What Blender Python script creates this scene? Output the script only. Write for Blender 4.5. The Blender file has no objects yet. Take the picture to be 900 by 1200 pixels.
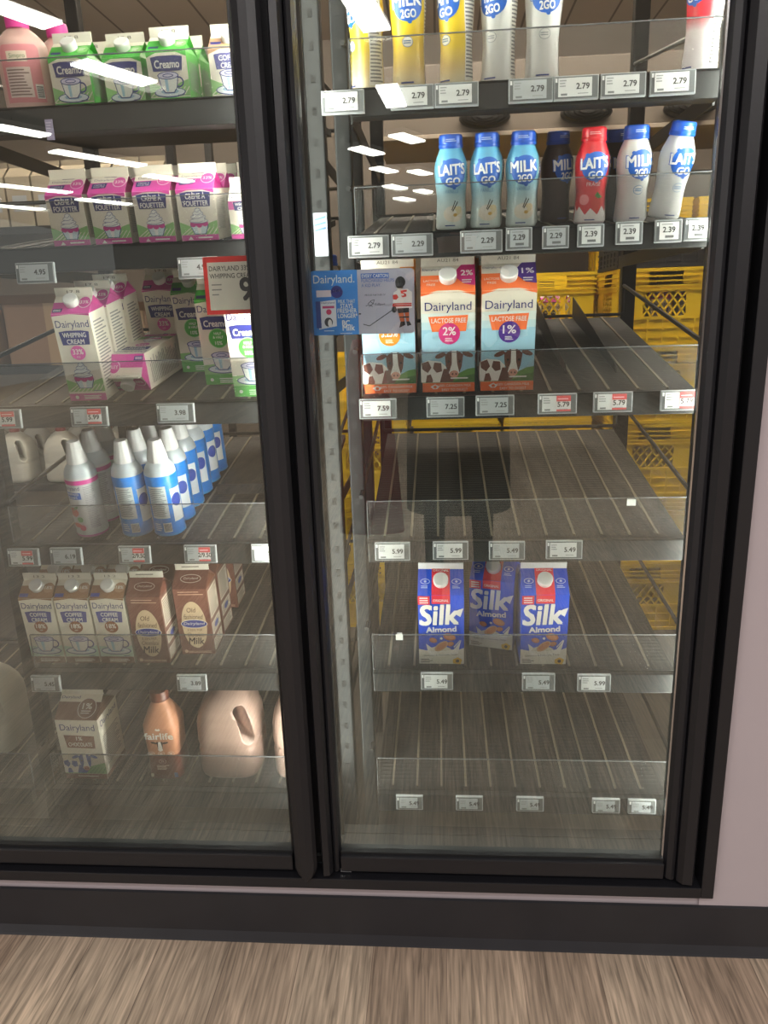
import bpy, bmesh, math, random
from mathutils import Vector, Matrix
from mathutils.geometry import tessellate_polygon
random.seed(7)
S = bpy.context.scene
COL = S.collection
PI = math.pi
rad = math.radians

# ------------------------------------------------------------------ camera
F_PX = 870.0
def _n(v): return v / v.length
dn = _n(Vector((107, 3200, 870)))                 # the place's "down", seen in camera axes (x right, y down, z forward)
xr = Vector((11360, -145, -870)); xr = _n(xr - dn * xr.dot(dn))
fw = xr.cross(dn)
if fw.z < 0: fw = -fw
CAM = Vector((0, -1.26, 1.27))
def cam_to_world(v): return Vector((xr.dot(v), fw.dot(v), -dn.dot(v)))
cd = bpy.data.cameras.new('camera'); cam = bpy.data.objects.new('camera', cd); COL.objects.link(cam)
cx, cy, cz = cam_to_world(Vector((1, 0, 0))), cam_to_world(Vector((0, -1, 0))), cam_to_world(Vector((0, 0, -1)))
m3 = Matrix((cx, cy, cz)).transposed()
cam.matrix_world = Matrix.Translation(CAM) @ m3.to_4x4()
cd.sensor_fit = 'VERTICAL'; cd.sensor_height = 36; cd.sensor_width = 27; cd.lens = F_PX * 36 / 1200
cd.clip_start = 0.02
S.camera = cam
def ray(x, y): return cam_to_world(Vector((x - 450, y - 600, F_PX)))
def at(x, y, Y):                                   # point of the plane at depth Y seen at pixel x, y
    d = ray(x, y); return CAM + d * ((Y - CAM.y) / d.y)

# ------------------------------------------------------------------ world, light, exposure
W = bpy.data.worlds.new('world'); S.world = W; W.use_nodes = True
W.node_tree.nodes['Background'].inputs[0].default_value = (1.0, 0.95, 0.93, 1)
W.node_tree.nodes['Background'].inputs[1].default_value = 0.42
S.view_settings.view_transform = 'Standard'; S.view_settings.look = 'None'
S.view_settings.gamma = 1; S.view_settings.use_curve_mapping = False
S.view_settings.exposure = 0.06
def area(name, loc, rot, sx, sy, power, col):
    l = bpy.data.lights.new(name, 'AREA'); l.shape = 'RECTANGLE'; l.size = sx; l.size_y = sy; l.energy = power; l.color = col
    o = bpy.data.objects.new(name, l); o.location = loc; o.rotation_euler = rot; COL.objects.link(o); return o
# unseen tubes added above the frame to brighten the cooler room
# (built as emitting tubes further down: cooler_fill_lamp)
# area lights added to supply shop light; side pair kept out of reflections
area('shop_fill_light', (-7.4, -8, 3.25), (0, 0, 0), 0.4, 7, 380, (1, .97, .95))
area('shop_fill_light', (7.6, -8, 3.25), (0, 0, 0), 0.4, 7, 380, (1, .97, .95))
area('shop_fill_light', (-0.4, -2.6, 3.25), (0, 0, 0), 3.2, 0.3, 92, (1, .95, .92))
area('shop_fill_light', (1.5, -3.6, 3.25), (0, 0, 0), 3.2, 0.3, 84, (1, .95, .92))

# ------------------------------------------------------------------ materials
def lin(h):
    h = h.lstrip('#'); c = [int(h[i:i + 2], 16) / 255 for i in (0, 2, 4)]
    return tuple((x / 12.92 if x <= .04045 else ((x + .055) / 1.055) ** 2.4) for x in c) + (1,)
MATS = {}
def mat(hexc, rough=.45, metal=0., emit=0., var=.0, bump=0., scale=40., spec=.5, key=None):
    k = key or (hexc, rough, metal, emit, var, bump, scale)
    if k in MATS: return MATS[k]
    m = bpy.data.materials.new('paint_' + hexc.strip('#') if not key else key); m.use_nodes = True
    nt = m.node_tree; b = nt.nodes['Principled BSDF']
    b.inputs['Base Color'].default_value = lin(hexc)
    b.inputs['Roughness'].default_value = rough; b.inputs['Metallic'].default_value = metal
    b.inputs['Specular IOR Level'].default_value = spec
    if emit:
        b.inputs['Emission Color'].default_value = lin(hexc); b.inputs['Emission Strength'].default_value = emit
    if var or bump:
        tc = nt.nodes.new('ShaderNodeTexCoord'); nz = nt.nodes.new('ShaderNodeTexNoise'); nz.inputs['Scale'].default_value = scale
        nz.inputs['Detail'].default_value = 5
        nt.links.new(tc.outputs['Object'], nz.inputs['Vector'])
        if var:
            mx = nt.nodes.new('ShaderNodeMixRGB'); mx.blend_type = 'MULTIPLY'; mx.inputs[0].default_value = 1
            mx.inputs[1].default_value = lin(hexc)
            rp = nt.nodes.new('ShaderNodeMapRange'); rp.inputs[3].default_value = 1 - var; rp.inputs[4].default_value = 1 + var
            nt.links.new(nz.outputs[0], rp.inputs[0]); nt.links.new(rp.outputs[0], mx.inputs[2]); nt.links.new(mx.outputs[0], b.inputs['Base Color'])
        if bump:
            bp = nt.nodes.new('ShaderNodeBump'); bp.inputs['Strength'].default_value = bump; bp.inputs['Distance'].default_value = .002
            nt.links.new(nz.outputs[0], bp.inputs['Height']); nt.links.new(bp.outputs[0], b.inputs['Normal'])
    MATS[k] = m; return m
def ink(h): return mat(h, .38)
def ramp_mat(key, stops, rough=.35, z0=0., z1=1.):  # printed colour fade running up a thing's own height
    if key in MATS: return MATS[key]
    m = bpy.data.materials.new(key); m.use_nodes = True; nt = m.node_tree; b = nt.nodes['Principled BSDF']; b.inputs['Roughness'].default_value = rough
    tc = nt.nodes.new('ShaderNodeTexCoord'); sp = nt.nodes.new('ShaderNodeSeparateXYZ'); mr = nt.nodes.new('ShaderNodeMapRange'); cr = nt.nodes.new('ShaderNodeValToRGB')
    mr.inputs[1].default_value = z0; mr.inputs[2].default_value = z1
    nt.links.new(tc.outputs['Object'], sp.inputs[0]); nt.links.new(sp.outputs[2], mr.inputs[0]); nt.links.new(mr.outputs[0], cr.inputs[0]); nt.links.new(cr.outputs[0], b.inputs['Base Color'])
    e = cr.color_ramp.elements
    while len(e) < len(stops): e.new(.5)
    for i, (p, c) in enumerate(stops): e[i].position = p; e[i].color = lin(c)
    MATS[key] = m; return m
def clear_mat(key, tint, fres=1.0, haze=0., hazecol='#c8c8c0', foot_haze=False):
    if key in MATS: return MATS[key]
    m = bpy.data.materials.new(key); m.use_nodes = True; nt = m.node_tree; nt.nodes.clear(); N = nt.nodes.new; L = nt.links.new
    out = N('ShaderNodeOutputMaterial'); tr = N('ShaderNodeBsdfTransparent'); tr.inputs[0].default_value = lin(tint)
    gl = N('ShaderNodeBsdfGlossy'); gl.inputs['Roughness'].default_value = .0; gl.inputs[0].default_value = (.93, 1, .96, 1)
    fr = N('ShaderNodeFresnel'); fr.inputs[0].default_value = 1.5
    mu = N('ShaderNodeMath'); mu.operation = 'MULTIPLY'; mu.use_clamp = True; mu.inputs[1].default_value = fres; L(fr.outputs[0], mu.inputs[0])
    mx = N('ShaderNodeMixShader'); L(mu.outputs[0], mx.inputs[0]); L(gl.outputs[0], mx.inputs[2])
    if haze or foot_haze:
        df = N('ShaderNodeBsdfDiffuse'); df.inputs[0].default_value = lin(hazecol); hx = N('ShaderNodeMixShader'); hx.inputs[0].default_value = haze
        L(tr.outputs[0], hx.inputs[1]); L(df.outputs[0], hx.inputs[2]); L(hx.outputs[0], mx.inputs[1])
        tc = N('ShaderNodeTexCoord'); nz = N('ShaderNodeTexNoise'); nz.inputs['Scale'].default_value = 5; nz.inputs['Detail'].default_value = 6
        mp = N('ShaderNodeMapping'); mp.inputs['Scale'].default_value = (3, 1, .5)
        L(tc.outputs['Object'], mp.inputs[0]); L(mp.outputs[0], nz.inputs['Vector'])
        r = N('ShaderNodeMapRange'); r.inputs[1].default_value = .3; r.inputs[2].default_value = .75; r.inputs[3].default_value = haze * .5; r.inputs[4].default_value = haze * 1.6
        L(nz.outputs[0], r.inputs[0])
        if foot_haze:                                 # pale haze put into the pane's colour, denser towards the foot
            sp = N('ShaderNodeSeparateXYZ'); L(tc.outputs['Object'], sp.inputs[0])
            r2 = N('ShaderNodeMapRange'); r2.interpolation_type = 'SMOOTHSTEP'; r2.inputs[1].default_value = .15; r2.inputs[2].default_value = 1.25; r2.inputs[3].default_value = 3.4; r2.inputs[4].default_value = .6
            L(sp.outputs[2], r2.inputs[0]); m2 = N('ShaderNodeMath'); m2.operation = 'MULTIPLY'; m2.use_clamp = True
            L(r.outputs[0], m2.inputs[0]); L(r2.outputs[0], m2.inputs[1]); L(m2.outputs[0], hx.inputs[0])
        else: L(r.outputs[0], hx.inputs[0])
    else: L(tr.outputs[0], mx.inputs[1])
    L(mx.outputs[0], out.inputs[0]); MATS[key] = m; return m

WHITE, CREAM, NAVY, PINK, GREEN, BROWN = '#e9e6e0', '#e9e2d2', '#2c2f72', '#cc4c9c', '#46ac3e', '#7a4a2c'
GREYT = '#8d8b8c'
black_metal = mat('#17171b', .42, .0, bump=.15, scale=120, key='black_anodised_frame')
black_gasket = mat('#050506', .75, key='black_gasket')
dark_plastic = mat('#141516', .45, key='dark_plastic_rail')
steel_dark = mat('#0f1112', .42, .0, spec=.22, key='grey_steel_post')
chrome = mat('#c8c8c8', .18, 1, key='bright_metal_edge')
acrylic = clear_mat('clear_acrylic', '#f6f6f6', .9, .03, '#d0d0d0')
acr_edge = mat('#55575a', .25, key='acrylic_cut_edge')
glass = clear_mat('door_glass', '#ebece8', 3.3, .026, '#c2c8ba', True)

# ------------------------------------------------------------------ mesh building
class MB:
    def __init__(s): s.v = []; s.f = []; s.m = []; s.sm = []; s.mats = []
    def mi(s, m):
        if m not in s.mats: s.mats.append(m)
        return s.mats.index(m)
    def face(s, pts, m, smooth=False):
        b = len(s.v); s.v += [tuple(p) for p in pts]; s.f.append(tuple(range(b, b + len(pts)))); s.m.append(s.mi(m)); s.sm.append(smooth)
    def grid(s, rows, m, smooth=True, close=False, mfun=None):  # rows of points, joined as quads
        b = len(s.v); n = len(rows[0])
        for r in rows: s.v += [tuple(p) for p in r]
        for i in range(len(rows) - 1):
            for j in range(n if close else n - 1):
                k = (j + 1) % n
                s.f.append((b + i * n + j, b + i * n + k, b + (i + 1) * n + k, b + (i + 1) * n + j)); s.m.append(s.mi(mfun(i) if mfun else m)); s.sm.append(smooth)
    def box(s, x0, x1, y0, y1, z0, z1, m, c=0.):
        if c <= 0:
            P = [(x, y, z) for z in (z0, z1) for y in (y0, y1) for x in (x0, x1)]
            b = len(s.v); s.v += P
            for q in ((0, 2, 3, 1), (4, 5, 7, 6), (0, 1, 5, 4), (2, 6, 7, 3), (0, 4, 6, 2), (1, 3, 7, 5)):
                s.f.append(tuple(b + i for i in q)); s.m.append(s.mi(m)); s.sm.append(False)
            return
        bm = bmesh.new(); bmesh.ops.create_cube(bm, size=1)
        for v in bm.verts: v.co = Vector(((x0 + x1) / 2 + v.co.x * (x1 - x0), (y0 + y1) / 2 + v.co.y * (y1 - y0), (z0 + z1) / 2 + v.co.z * (z1 - z0)))
        bmesh.ops.bevel(bm, geom=list(bm.edges), offset=c, segments=2, affect='EDGES', profile=.6)
        b = len(s.v); bm.verts.index_update(); s.v += [tuple(v.co) for v in bm.verts]
        for f in bm.faces: s.f.append(tuple(b + v.index for v in f.verts)); s.m.append(s.mi(m)); s.sm.append(False)
        bm.free()
    def lathe(s, prof, m, n=32, mfun=None, ox=0, oy=0, sx=1, sy=1):
        rows = [[(ox + r * sx * math.cos(2 * PI * j / n), oy + r * sy * math.sin(2 * PI * j / n), z) for j in range(n)] for r, z in prof]
        s.grid(rows, m, True, True, mfun)
        s.face(list(reversed(rows[0])), mfun(0) if mfun else m); s.face(rows[-1], mfun(len(rows) - 2) if mfun else m)
    def tube(s, pts, r, m, n=8, cap=True):
        pts = [Vector(p) for p in pts]; rows = []
        up = Vector((0, 0, 1))
        for i, p in enumerate(pts):
            t = (pts[min(i + 1, len(pts) - 1)] - pts[max(i - 1, 0)]).normalized()
            a = t.cross(up if abs(t.z) < .9 else Vector((1, 0, 0))).normalized(); b = t.cross(a).normalized()
            rr = r[i] if isinstance(r, (list, tuple)) else r
            rows.append([p + (a * math.cos(2 * PI * j / n) + b * math.sin(2 * PI * j / n)) * rr for j in range(n)])
        s.grid(rows, m, n > 6, True)
        if cap: s.face(list(reversed(rows[0])), m); s.face(rows[-1], m)
    def extrude(s, prof, axis, a, b, m, smooth=False): # closed 2D profile pushed from a to b along an axis
        def P(u, v, w): return {'x': (w, u, v), 'y': (u, w, v), 'z': (u, v, w)}[axis]
        r0 = [P(u, v, a) for u, v in prof]; r1 = [P(u, v, b) for u, v in prof]
        s.grid([r0, r1], m, smooth, True); s.face(r0[::-1], m); s.face(r1, m)
    def mesh(s, name):
        me = bpy.data.meshes.new(name); me.from_pydata(s.v, [], s.f)
        for m in s.mats: me.materials.append(m)
        me.polygons.foreach_set('material_index', s.m); me.polygons.foreach_set('use_smooth', s.sm)
        me.update(); return me
    def build(s, name, parent=None, fix=True):
        me = s.mesh(name)
        if fix: recalc(me)
        return link(name, me, parent)
def recalc(me):
    bm = bmesh.new(); bm.from_mesh(me); bmesh.ops.remove_doubles(bm, verts=bm.verts, dist=1e-6); bmesh.ops.recalc_face_normals(bm, faces=bm.faces); bm.to_mesh(me); bm.free()
def link(name, me, parent=None, loc=None):
    o = bpy.data.objects.new(name, me); COL.objects.link(o)
    if parent: o.parent = parent
    if loc: o.location = loc
    return o
def tag(o, label, cat, group=None):
    o['label'] = label; o['category'] = cat
    if group: o['group'] = group
    return o
def struct(o): o['kind'] = 'structure'; return o

TXT = {}
def text_mesh(s, bold=0.):
    k = (s, bold)
    if k in TXT: return TXT[k]
    cu = bpy.data.curves.new('t', 'FONT'); cu.body = s; cu.size = 1; cu.resolution_u = 3; cu.fill_mode = 'FRONT'; cu.offset = bold
    o = bpy.data.objects.new('t', cu); COL.objects.link(o)
    dg = bpy.context.evaluated_depsgraph_get(); me = bpy.data.meshes.new_from_object(o.evaluated_get(dg))
    V = [(v.co.x, v.co.y) for v in me.vertices]; P = [tuple(p.vertices) for p in me.polygons]
    bpy.data.objects.remove(o); bpy.data.curves.remove(cu); bpy.data.meshes.remove(me)
    x0, x1 = min(v[0] for v in V), max(v[0] for v in V); y0, y1 = min(v[1] for v in V), max(v[1] for v in V)
    V = [((x - x0) / (x1 - x0) - .5, (y - y0) / (y1 - y0) - .5) for x, y in V]
    TXT[k] = (V, P); return TXT[k]

class Panel:                                        # flat printing laid on a face; k = size unit, fmap(u, v, lift) -> point
    def __init__(s, mb, fmap, k=1., maxlen=None): s.mb = mb; s.f = fmap; s.k = k; s.ml = maxlen
    def _emit(s, tris, m, l):
        mi = s.mb.mi(m); lift = .0002 + .00022 * l
        st = list(tris)
        while st:
            t = st.pop()
            if s.ml:
                d = [math.dist(t[i], t[(i + 1) % 3]) * s.k for i in range(3)]; j = d.index(max(d))
                if d[j] > s.ml:
                    a, b, c = t[j], t[(j + 1) % 3], t[(j + 2) % 3]; mm = ((a[0] + b[0]) / 2, (a[1] + b[1]) / 2)
                    st.append((a, mm, c)); st.append((mm, b, c)); continue
            b = len(s.mb.v); s.mb.v += [tuple(s.f(p[0] * s.k, p[1] * s.k, lift)) for p in t]
            s.mb.f.append((b, b + 1, b + 2)); s.mb.m.append(mi); s.mb.sm.append(False)
    def poly(s, pts, m, l=1):
        m = ink(m) if isinstance(m, str) else m
        tr = tessellate_polygon([[Vector((p[0], p[1], 0)) for p in pts]])
        out = []
        for a, b, c in tr:
            t = (tuple(pts[a]), tuple(pts[b]), tuple(pts[c]))
            ar = (t[1][0] - t[0][0]) * (t[2][1] - t[0][1]) - (t[2][0] - t[0][0]) * (t[1][1] - t[0][1])
            out.append(t if ar > 0 else (t[0], t[2], t[1]))
        s._emit(out, m, l)
    def rect(s, u0, v0, u1, v1, m, l=1): s.poly([(u0, v0), (u1, v0), (u1, v1), (u0, v1)], m, l)
    def ell(s, u, v, a, b, m, l=1, n=20, rot=0):
        s.poly([(u + a * math.cos(t) * math.cos(rot) - b * math.sin(t) * math.sin(rot), v + a * math.cos(t) * math.sin(rot) + b * math.sin(t) * math.cos(rot)) for t in [2 * PI * i / n for i in range(n)]], m, l)
    def line(s, pts, w, m, l=1):
        for (a, b), (c, d) in zip(pts, pts[1:]):
            dx, dy = c - a, d - b; q = math.hypot(dx, dy) or 1; nx, ny = -dy / q * w / 2, dx / q * w / 2
            s.poly([(a + nx, b + ny), (a - nx, b - ny), (c - nx, d - ny), (c + nx, d + ny)], m, l)
    def ring(s, u, v, a, b, w, m, l=1, n=20, t0=0, t1=2 * PI):
        s.line([(u + a * math.cos(t0 + (t1 - t0) * i / n), v + b * math.sin(t0 + (t1 - t0) * i / n)) for i in range(n + 1)], w, m, l)
    def txt(s, t, u, v, w, h, m, l=2, bold=.0, shear=0., rot=0.):
        if bold:                                    # heavier strokes: the same letters laid a hair apart
            b_ = min(bold, .06) * 1.0 * h; bold = 0
            for q, (du, dv) in enumerate(((-b_, -b_), (b_, -b_), (-b_, b_), (b_, b_))): s.txt(t, u + du, v + dv, w, h, m, l + .06 * q, 0, shear, rot)
            return
        V, P = text_mesh(t, 0.); m = ink(m) if isinstance(m, str) else m; c, sn = math.cos(rot), math.sin(rot); out = []
        Q = []
        for x, y in V:
            a, b = (x * w + y * h * shear), y * h; Q.append((u + a * c - b * sn, v + a * sn + b * c))
        for p in P:
            for i in range(1, len(p) - 1): out.append((Q[p[0]], Q[p[i]], Q[p[i + 1]]))
        s._emit(out, m, l)
    def bars(s, u0, v0, u1, v1, n, m, l=1, fill=.45, jag=.3):   # lines of print too small to read
        rnd = random.Random(int((u0 * 91 + v0 * 37 + n) * 1000)); h = (v1 - v0) / n
        for i in range(n): s.rect(u0, v0 + h * (i + .25), u1 - (u1 - u0) * jag * rnd.random(), v0 + h * (i + .25 + fill), m, l)

# ------------------------------------------------------------------ cartons
PROTO = {}
def carton_proto(key, w, hb, hg, fin, body, side, slope, sslope, finc, art, cap=True, sideart=None, d=None, capc='#e4e4e2'):
    d = d or w; mb = MB(); h, q = w / 2, d / 2
    fm, sm_, gm, tm, nm = (mat(c, .36, bump=.06, scale=25) for c in (body, side, slope, sslope, finc))
    z1 = hb + hg
    A, B, C, D = (-h, -q, hb), (h, -q, hb), (h, q, hb), (-h, q, hb); R0, R1 = (-h * .99, 0, z1), (h * .99, 0, z1)
    mb.face([(-h, -q, 0), (h, -q, 0), B, A], fm); mb.face([(h, -q, 0), (h, q, 0), C, B], sm_)
    mb.face([(h, q, 0), (-h, q, 0), D, C], fm); mb.face([(-h, q, 0), (-h, -q, 0), A, D], sm_); mb.face([(-h, q, 0), (h, q, 0), (h, -q, 0), (-h, -q, 0)], nm)
    mb.face([A, B, R1, R0], gm); mb.face([C, D, R0, R1], gm)
    for s_, a, b, r in ((1, B, C, R1), (-1, D, A, R0)):
        p = (s_ * h * .62, 0, z1 - .004); mb.face([a, b, p], tm); mb.face([a, p, r], tm); mb.face([b, r, p], tm)
    e = .0016
    mb.box(-h * .99, h * .99, -e, e, z1 - .001, z1 + fin, nm)
    L = math.hypot(q, hg); ny, nz = -hg / L, q / L
    Fp = Panel(mb, lambda u, v, o: (u, -q - o, v), w)
    Gp = Panel(mb, lambda u, v, o: (u, -q + v * q / L + ny * o, hb + v * hg / L + nz * o), w)
    Np = Panel(mb, lambda u, v, o: (u, -e - o, z1 + v), w)
    Rp = Panel(mb, lambda u, v, o: (h + o, u, v), w)
    Lp = Panel(mb, lambda u, v, o: (-h - o, -u, v), w)
    art(Fp, Gp, Np, hb / w, L / w, fin / w)
    if key == 'whip':                               # the rear face carries the same printing
        art(Panel(mb, lambda u, v, o: (-u, q + o, v), w), Panel(mb, lambda u, v, o: (-u, q - v * q / L - ny * o, hb + v * hg / L + nz * o), w), Panel(mb, lambda u, v, o: (-u, e + o, z1 + v), w), hb / w, L / w, fin / w)
    for P in (Rp, Lp):
        if sideart: sideart(P, hb / w)
        else: P.bars(-.38, .25, .38, hb / w - .2, 22, GREYT)
    me = mb.mesh(key); parts = [('carton_body', me, None)]
    if cap:
        cb = MB(); r = w * .185 if w < .08 else w * .16; n = 28
        prof = [(r, 0), (r, .007), (r * 1.02, .008), (r * 1.02, .0125), (r * .93, .0135)]
        rows = [[(rr * (1 + (.015 if (j % 2 and zz < .011) else 0)) * math.cos(2 * PI * j / n), rr * math.sin(2 * PI * j / n), zz) for j in range(n)] for rr, zz in prof]
        cm = mat(capc, .35, key='cap_' + capc); cb.grid(rows, cm, True, True); cb.face(rows[-1], cm); cb.face(rows[0][::-1], cm)
        a = math.atan2(hg, q); R = Matrix.Rotation(a, 4, 'X'); c0 = Vector((0, -q + (.58 if w < .08 else .5) * q, hb + (.58 if w < .08 else .5) * hg)) + Vector((0, ny, nz)) * .0003
        cb.v = [tuple(R @ Vector(p) + c0) for p in cb.v]
        parts.append(('screw_cap', cb.mesh('screw_cap'), None))
    PROTO[key] = ('milk_carton', parts)

def cow(P, u, v, k, dark='#6b4034', hx=0.):
    f = lambda pts: [(u + x * k, v + y * k) for x, y in pts]
    P.poly(f([(-.62, 0), (-.62, .52), (-.42, .60), (-.1, .56), (.05, .42), (.0, .0)]), '#f0ece6', 3)
    P.poly(f([(-.60, .52), (-.42, .58), (-.34, .40), (-.44, .26), (-.58, .36)]), dark, 4)
    P.poly(f([(-.26, .54), (-.08, .52), (-.06, .3), (-.2, .26), (-.3, .38)]), dark, 4)
    P.poly(f([(-.5, .0), (-.46, .2), (-.36, .22), (-.3, .05), (-.32, 0)]), dark, 4)
    P.poly(f([(-.12, .0), (-.02, .36), (.12, .36), (.3, .12), (.22, 0)]), dark, 4)
    P.poly(f([(.02, .74), (.16, .84), (.36, .84), (.5, .74), (.46, .42), (.38, .2), (.26, .12), (.14, .2), (.04, .44)]), dark, 5)
    P.poly(f([(.2, .84), (.32, .84), (.34, .5), (.4, .24), (.26, .16), (.12, .24), (.2, .5)]), '#f3f0ea', 6)
    P.ell(u + .26 * k, v + .22 * k, .12 * k, .10 * k, '#d99a86', 7, 14)
    P.ell(u + .22 * k, v + .22 * k, .022 * k, .028 * k, '#5a352e', 8, 8); P.ell(u + .31 * k, v + .22 * k, .022 * k, .028 * k, '#5a352e', 8, 8)
    P.ell(u + .12 * k, v + .56 * k, .03 * k, .035 * k, '#17110f', 8, 8); P.ell(u + .41 * k, v + .56 * k, .03 * k, .035 * k, '#17110f', 8, 8)
    P.ell(u - .1 * k, v + .72 * k, .15 * k, .065 * k, dark, 5, 12, .35); P.ell(u + .62 * k, v + .74 * k, .15 * k, .065 * k, dark, 5, 12, -.35 + PI)
def brand(P, u, v, w, h, c=NAVY, l=3): P.txt('Dairyland', u, v, w, h, c, l)
def blob(P, pts, c, l=2): P.poly(pts, c, l)

def art_lactose(pct, c, pw):
    def art(F, G, N, H, L, f):
        F.rect(-.5, .18, .5, 1.35, mat('#9fcbe0', .36)); F.rect(-.5, 1.2, .5, 1.38, '#bfdbe2', 2); F.rect(-.5, 1.34, .5, 1.5, '#d7e3df', 3)
        F.poly([(-.5, .18), (.5, .18), (.5, .46), (.36, .44), (.2, .36), (.0, .30), (-.5, .3)], '#5f9440', 2)
        F.poly([(.05, .18), (.5, .18), (.5, .34), (.3, .3)], '#41702f', 3)
        F.rect(-.5, 0, .5, .18, '#f4763f', 9); F.txt('100% CANADIAN MILK', .12, .125, .62, .05, WHITE, 10); F.txt('EASY TO DIGEST', .12, .045, .5, .05, WHITE, 10)
        F.poly([(-.3, .06), (-.22, .06), (-.17, .11), (-.26, .155), (-.35, .11)], WHITE, 10); F.ell(-.26, .1, .035, .03, '#f4763f', 11, 8)
        cow(F, -.08, .19, .72)
        F.poly([(-.5, H - .06), (-.25, H + 0.0), (-.5, H)], '#f4763f', 2); F.poly([(.5, H - .06), (.25, H), (.5, H)], '#f4763f', 2)
        brand(F, 0, 1.60, .86, .2)
        F.poly([(-.37, 1.44), (.37, 1.46), (.33, 1.16), (-.3, 1.16)], '#f4763f', 4); F.txt('LACTOSE FREE', .01, 1.365, .64, .085, WHITE, 5, .01)
        F.ell(.02, 1.12, .20, .20, c, 6, 26); F.txt(pct, .02, 1.17, .24 if len(pct) < 3 else .3, .15, WHITE, 7, .02); F.bars(-.06, .97, .1, 1.05, 3, WHITE, 7)
        F.bars(.04, .24, .42, .3, 1, WHITE, 9)
        G.rect(-.5, 0, .5, L * .62, '#f4763f', 1); G.poly([(-.34, .0), (.34, .0), (.2, .04), (-.2, .04)], CREAM, 2)
        G.txt('Dairyland', -.3, L * .82, .34, .06, NAVY, 2); G.txt('LACTOSE', -.31, L * .42, .28, .05, WHITE, 3); G.txt('FREE', -.31, L * .28, .16, .05, WHITE, 3)
        G.poly([(.5, L), (.26, L), (.16, L * .8), (.16, L * .5), (.3, L * .28), (.5, L * .22)], c, 3); G.txt(pct, .35, L * .68, .22, .12, WHITE, 4, .02); G.bars(.26, L * .3, .44, L * .46, 2, WHITE, 4)
        N.txt('AU21 84', .0, f * .5, .40, .06, '#77716c', 2)
    return art
carton_proto('lactose2', .095, .178, .039, .017, CREAM, '#f4763f', CREAM, '#f4763f', '#e4ded2', art_lactose('2%', '#c92a78', 1))
carton_proto('lactose1', .095, .178, .039, .017, CREAM, '#f4763f', CREAM, '#f4763f', '#e4ded2', art_lactose('1%', '#4b2a86', 1))
carton_proto('lactose3', .095, .178, .039, .017, CREAM, '#f4763f', CREAM, '#f4763f', '#e4ded2', art_lactose('3.25%', '#f08a24', 1))

def swirl(P, u, v, k, berries='#cf3f95'):           # dessert bowl with whipped cream
    o = '#3c4a8f'
    P.poly([(u - .32 * k, v + .3 * k), (u + .32 * k, v + .3 * k), (u + .2 * k, v), (u - .2 * k, v)], o, 4)
    P.poly([(u - .29 * k, v + .29 * k), (u + .29 * k, v + .29 * k), (u + .18 * k, v + .02 * k), (u - .18 * k, v + .02 * k)], '#cfe6ee', 5)
    P.poly([(u - .1 * k, v + .29 * k), (u + .05 * k, v + .29 * k), (u + .03 * k, v + .02 * k), (u - .06 * k, v + .02 * k)], '#f4f6f4', 6)
    for a, b, r in ((-.2, .32, .11), (0, .3, .11), (.2, .33, .11)): P.ell(u + a * k, v + b * k, r * k, r * .85 * k, berries, 7, 12)
    for b, r in ((.42, .30), (.54, .25), (.65, .17), (.74, .09)):
        P.ell(u, v + b * k, (r + .015) * k, .085 * k, o, 8, 16); P.ell(u, v + b * k, r * k, .07 * k, '#eef0ee', 9, 16)
        P.line([(u - r * .8 * k, v + (b - .03) * k), (u, v + (b - .05) * k), (u + r * .8 * k, v + (b + .02) * k)], .012 * k, o, 10)
def hills(P, v): P.poly([(-.5, v), (.5, v), (.5, v + .36), (.3, v + .3), (.1, v + .2), (-.2, v + .22), (-.5, v + .34)], '#8cc279', 2); [P.line([(-.5 + i * .12, v), (-.2 + i * .1, v + .2)], .018, CREAM, 3) for i in range(8)]
def cup(P, u, v, k, coffee='#d9d4ee'):
    o = '#2f3a86'
    P.ell(u, v + .08 * k, .46 * k, .13 * k, o, 4, 24); P.ell(u, v + .085 * k, .43 * k, .105 * k, '#dfeaf0', 5, 24); P.ell(u, v + .1 * k, .26 * k, .06 * k, '#9cc0d8', 6, 20)
    P.ring(u + .3 * k, v + .33 * k, .12 * k, .12 * k, .04 * k, o, 6)
    P.poly([(u - .3 * k, v + .5 * k), (u + .3 * k, v + .5 * k), (u + .24 * k, v + .2 * k), (u + .14 * k, v + .06 * k), (u - .14 * k, v + .06 * k), (u - .24 * k, v + .2 * k)], o, 7)
    P.poly([(u - .275 * k, v + .5 * k), (u + .275 * k, v + .5 * k), (u + .215 * k, v + .2 * k), (u + .12 * k, v + .085 * k), (u - .12 * k, v + .085 * k), (u - .215 * k, v + .2 * k)], '#eef0ec', 8)
    P.poly([(u - .12 * k, v + .5 * k), (u - .02 * k, v + .5 * k), (u - .02 * k, v + .1 * k), (u - .09 * k, v + .1 * k)], '#a9cfe6', 9)
    P.ell(u, v + .5 * k, .31 * k, .1 * k, o, 10, 24); P.ell(u, v + .5 * k, .28 * k, .08 * k, coffee, 11, 24); P.ring(u, v + .5 * k, .15 * k, .04 * k, .02 * k, o, 12)
def ribbon(P, v, h, c, lines, fs, w=.7, l=4):
    P.poly([(-w / 2, v + h / 2), (-w / 4, v + h / 2 + .03), (w / 4, v + h / 2 + .03), (w / 2, v + h / 2), (w / 2 - .04, v - h / 2), (-w / 2 + .04, v - h / 2)], c, l)
    n = len(lines)
    for i, (t, tw) in enumerate(lines): ac = 1.35 if 'È' in t else 1.; P.txt(t, 0, v + h / 2 - (i + .5) * h / n + (.02 if ac > 1 else 0), tw, fs * ac, WHITE, l + 1, .025)

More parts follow.
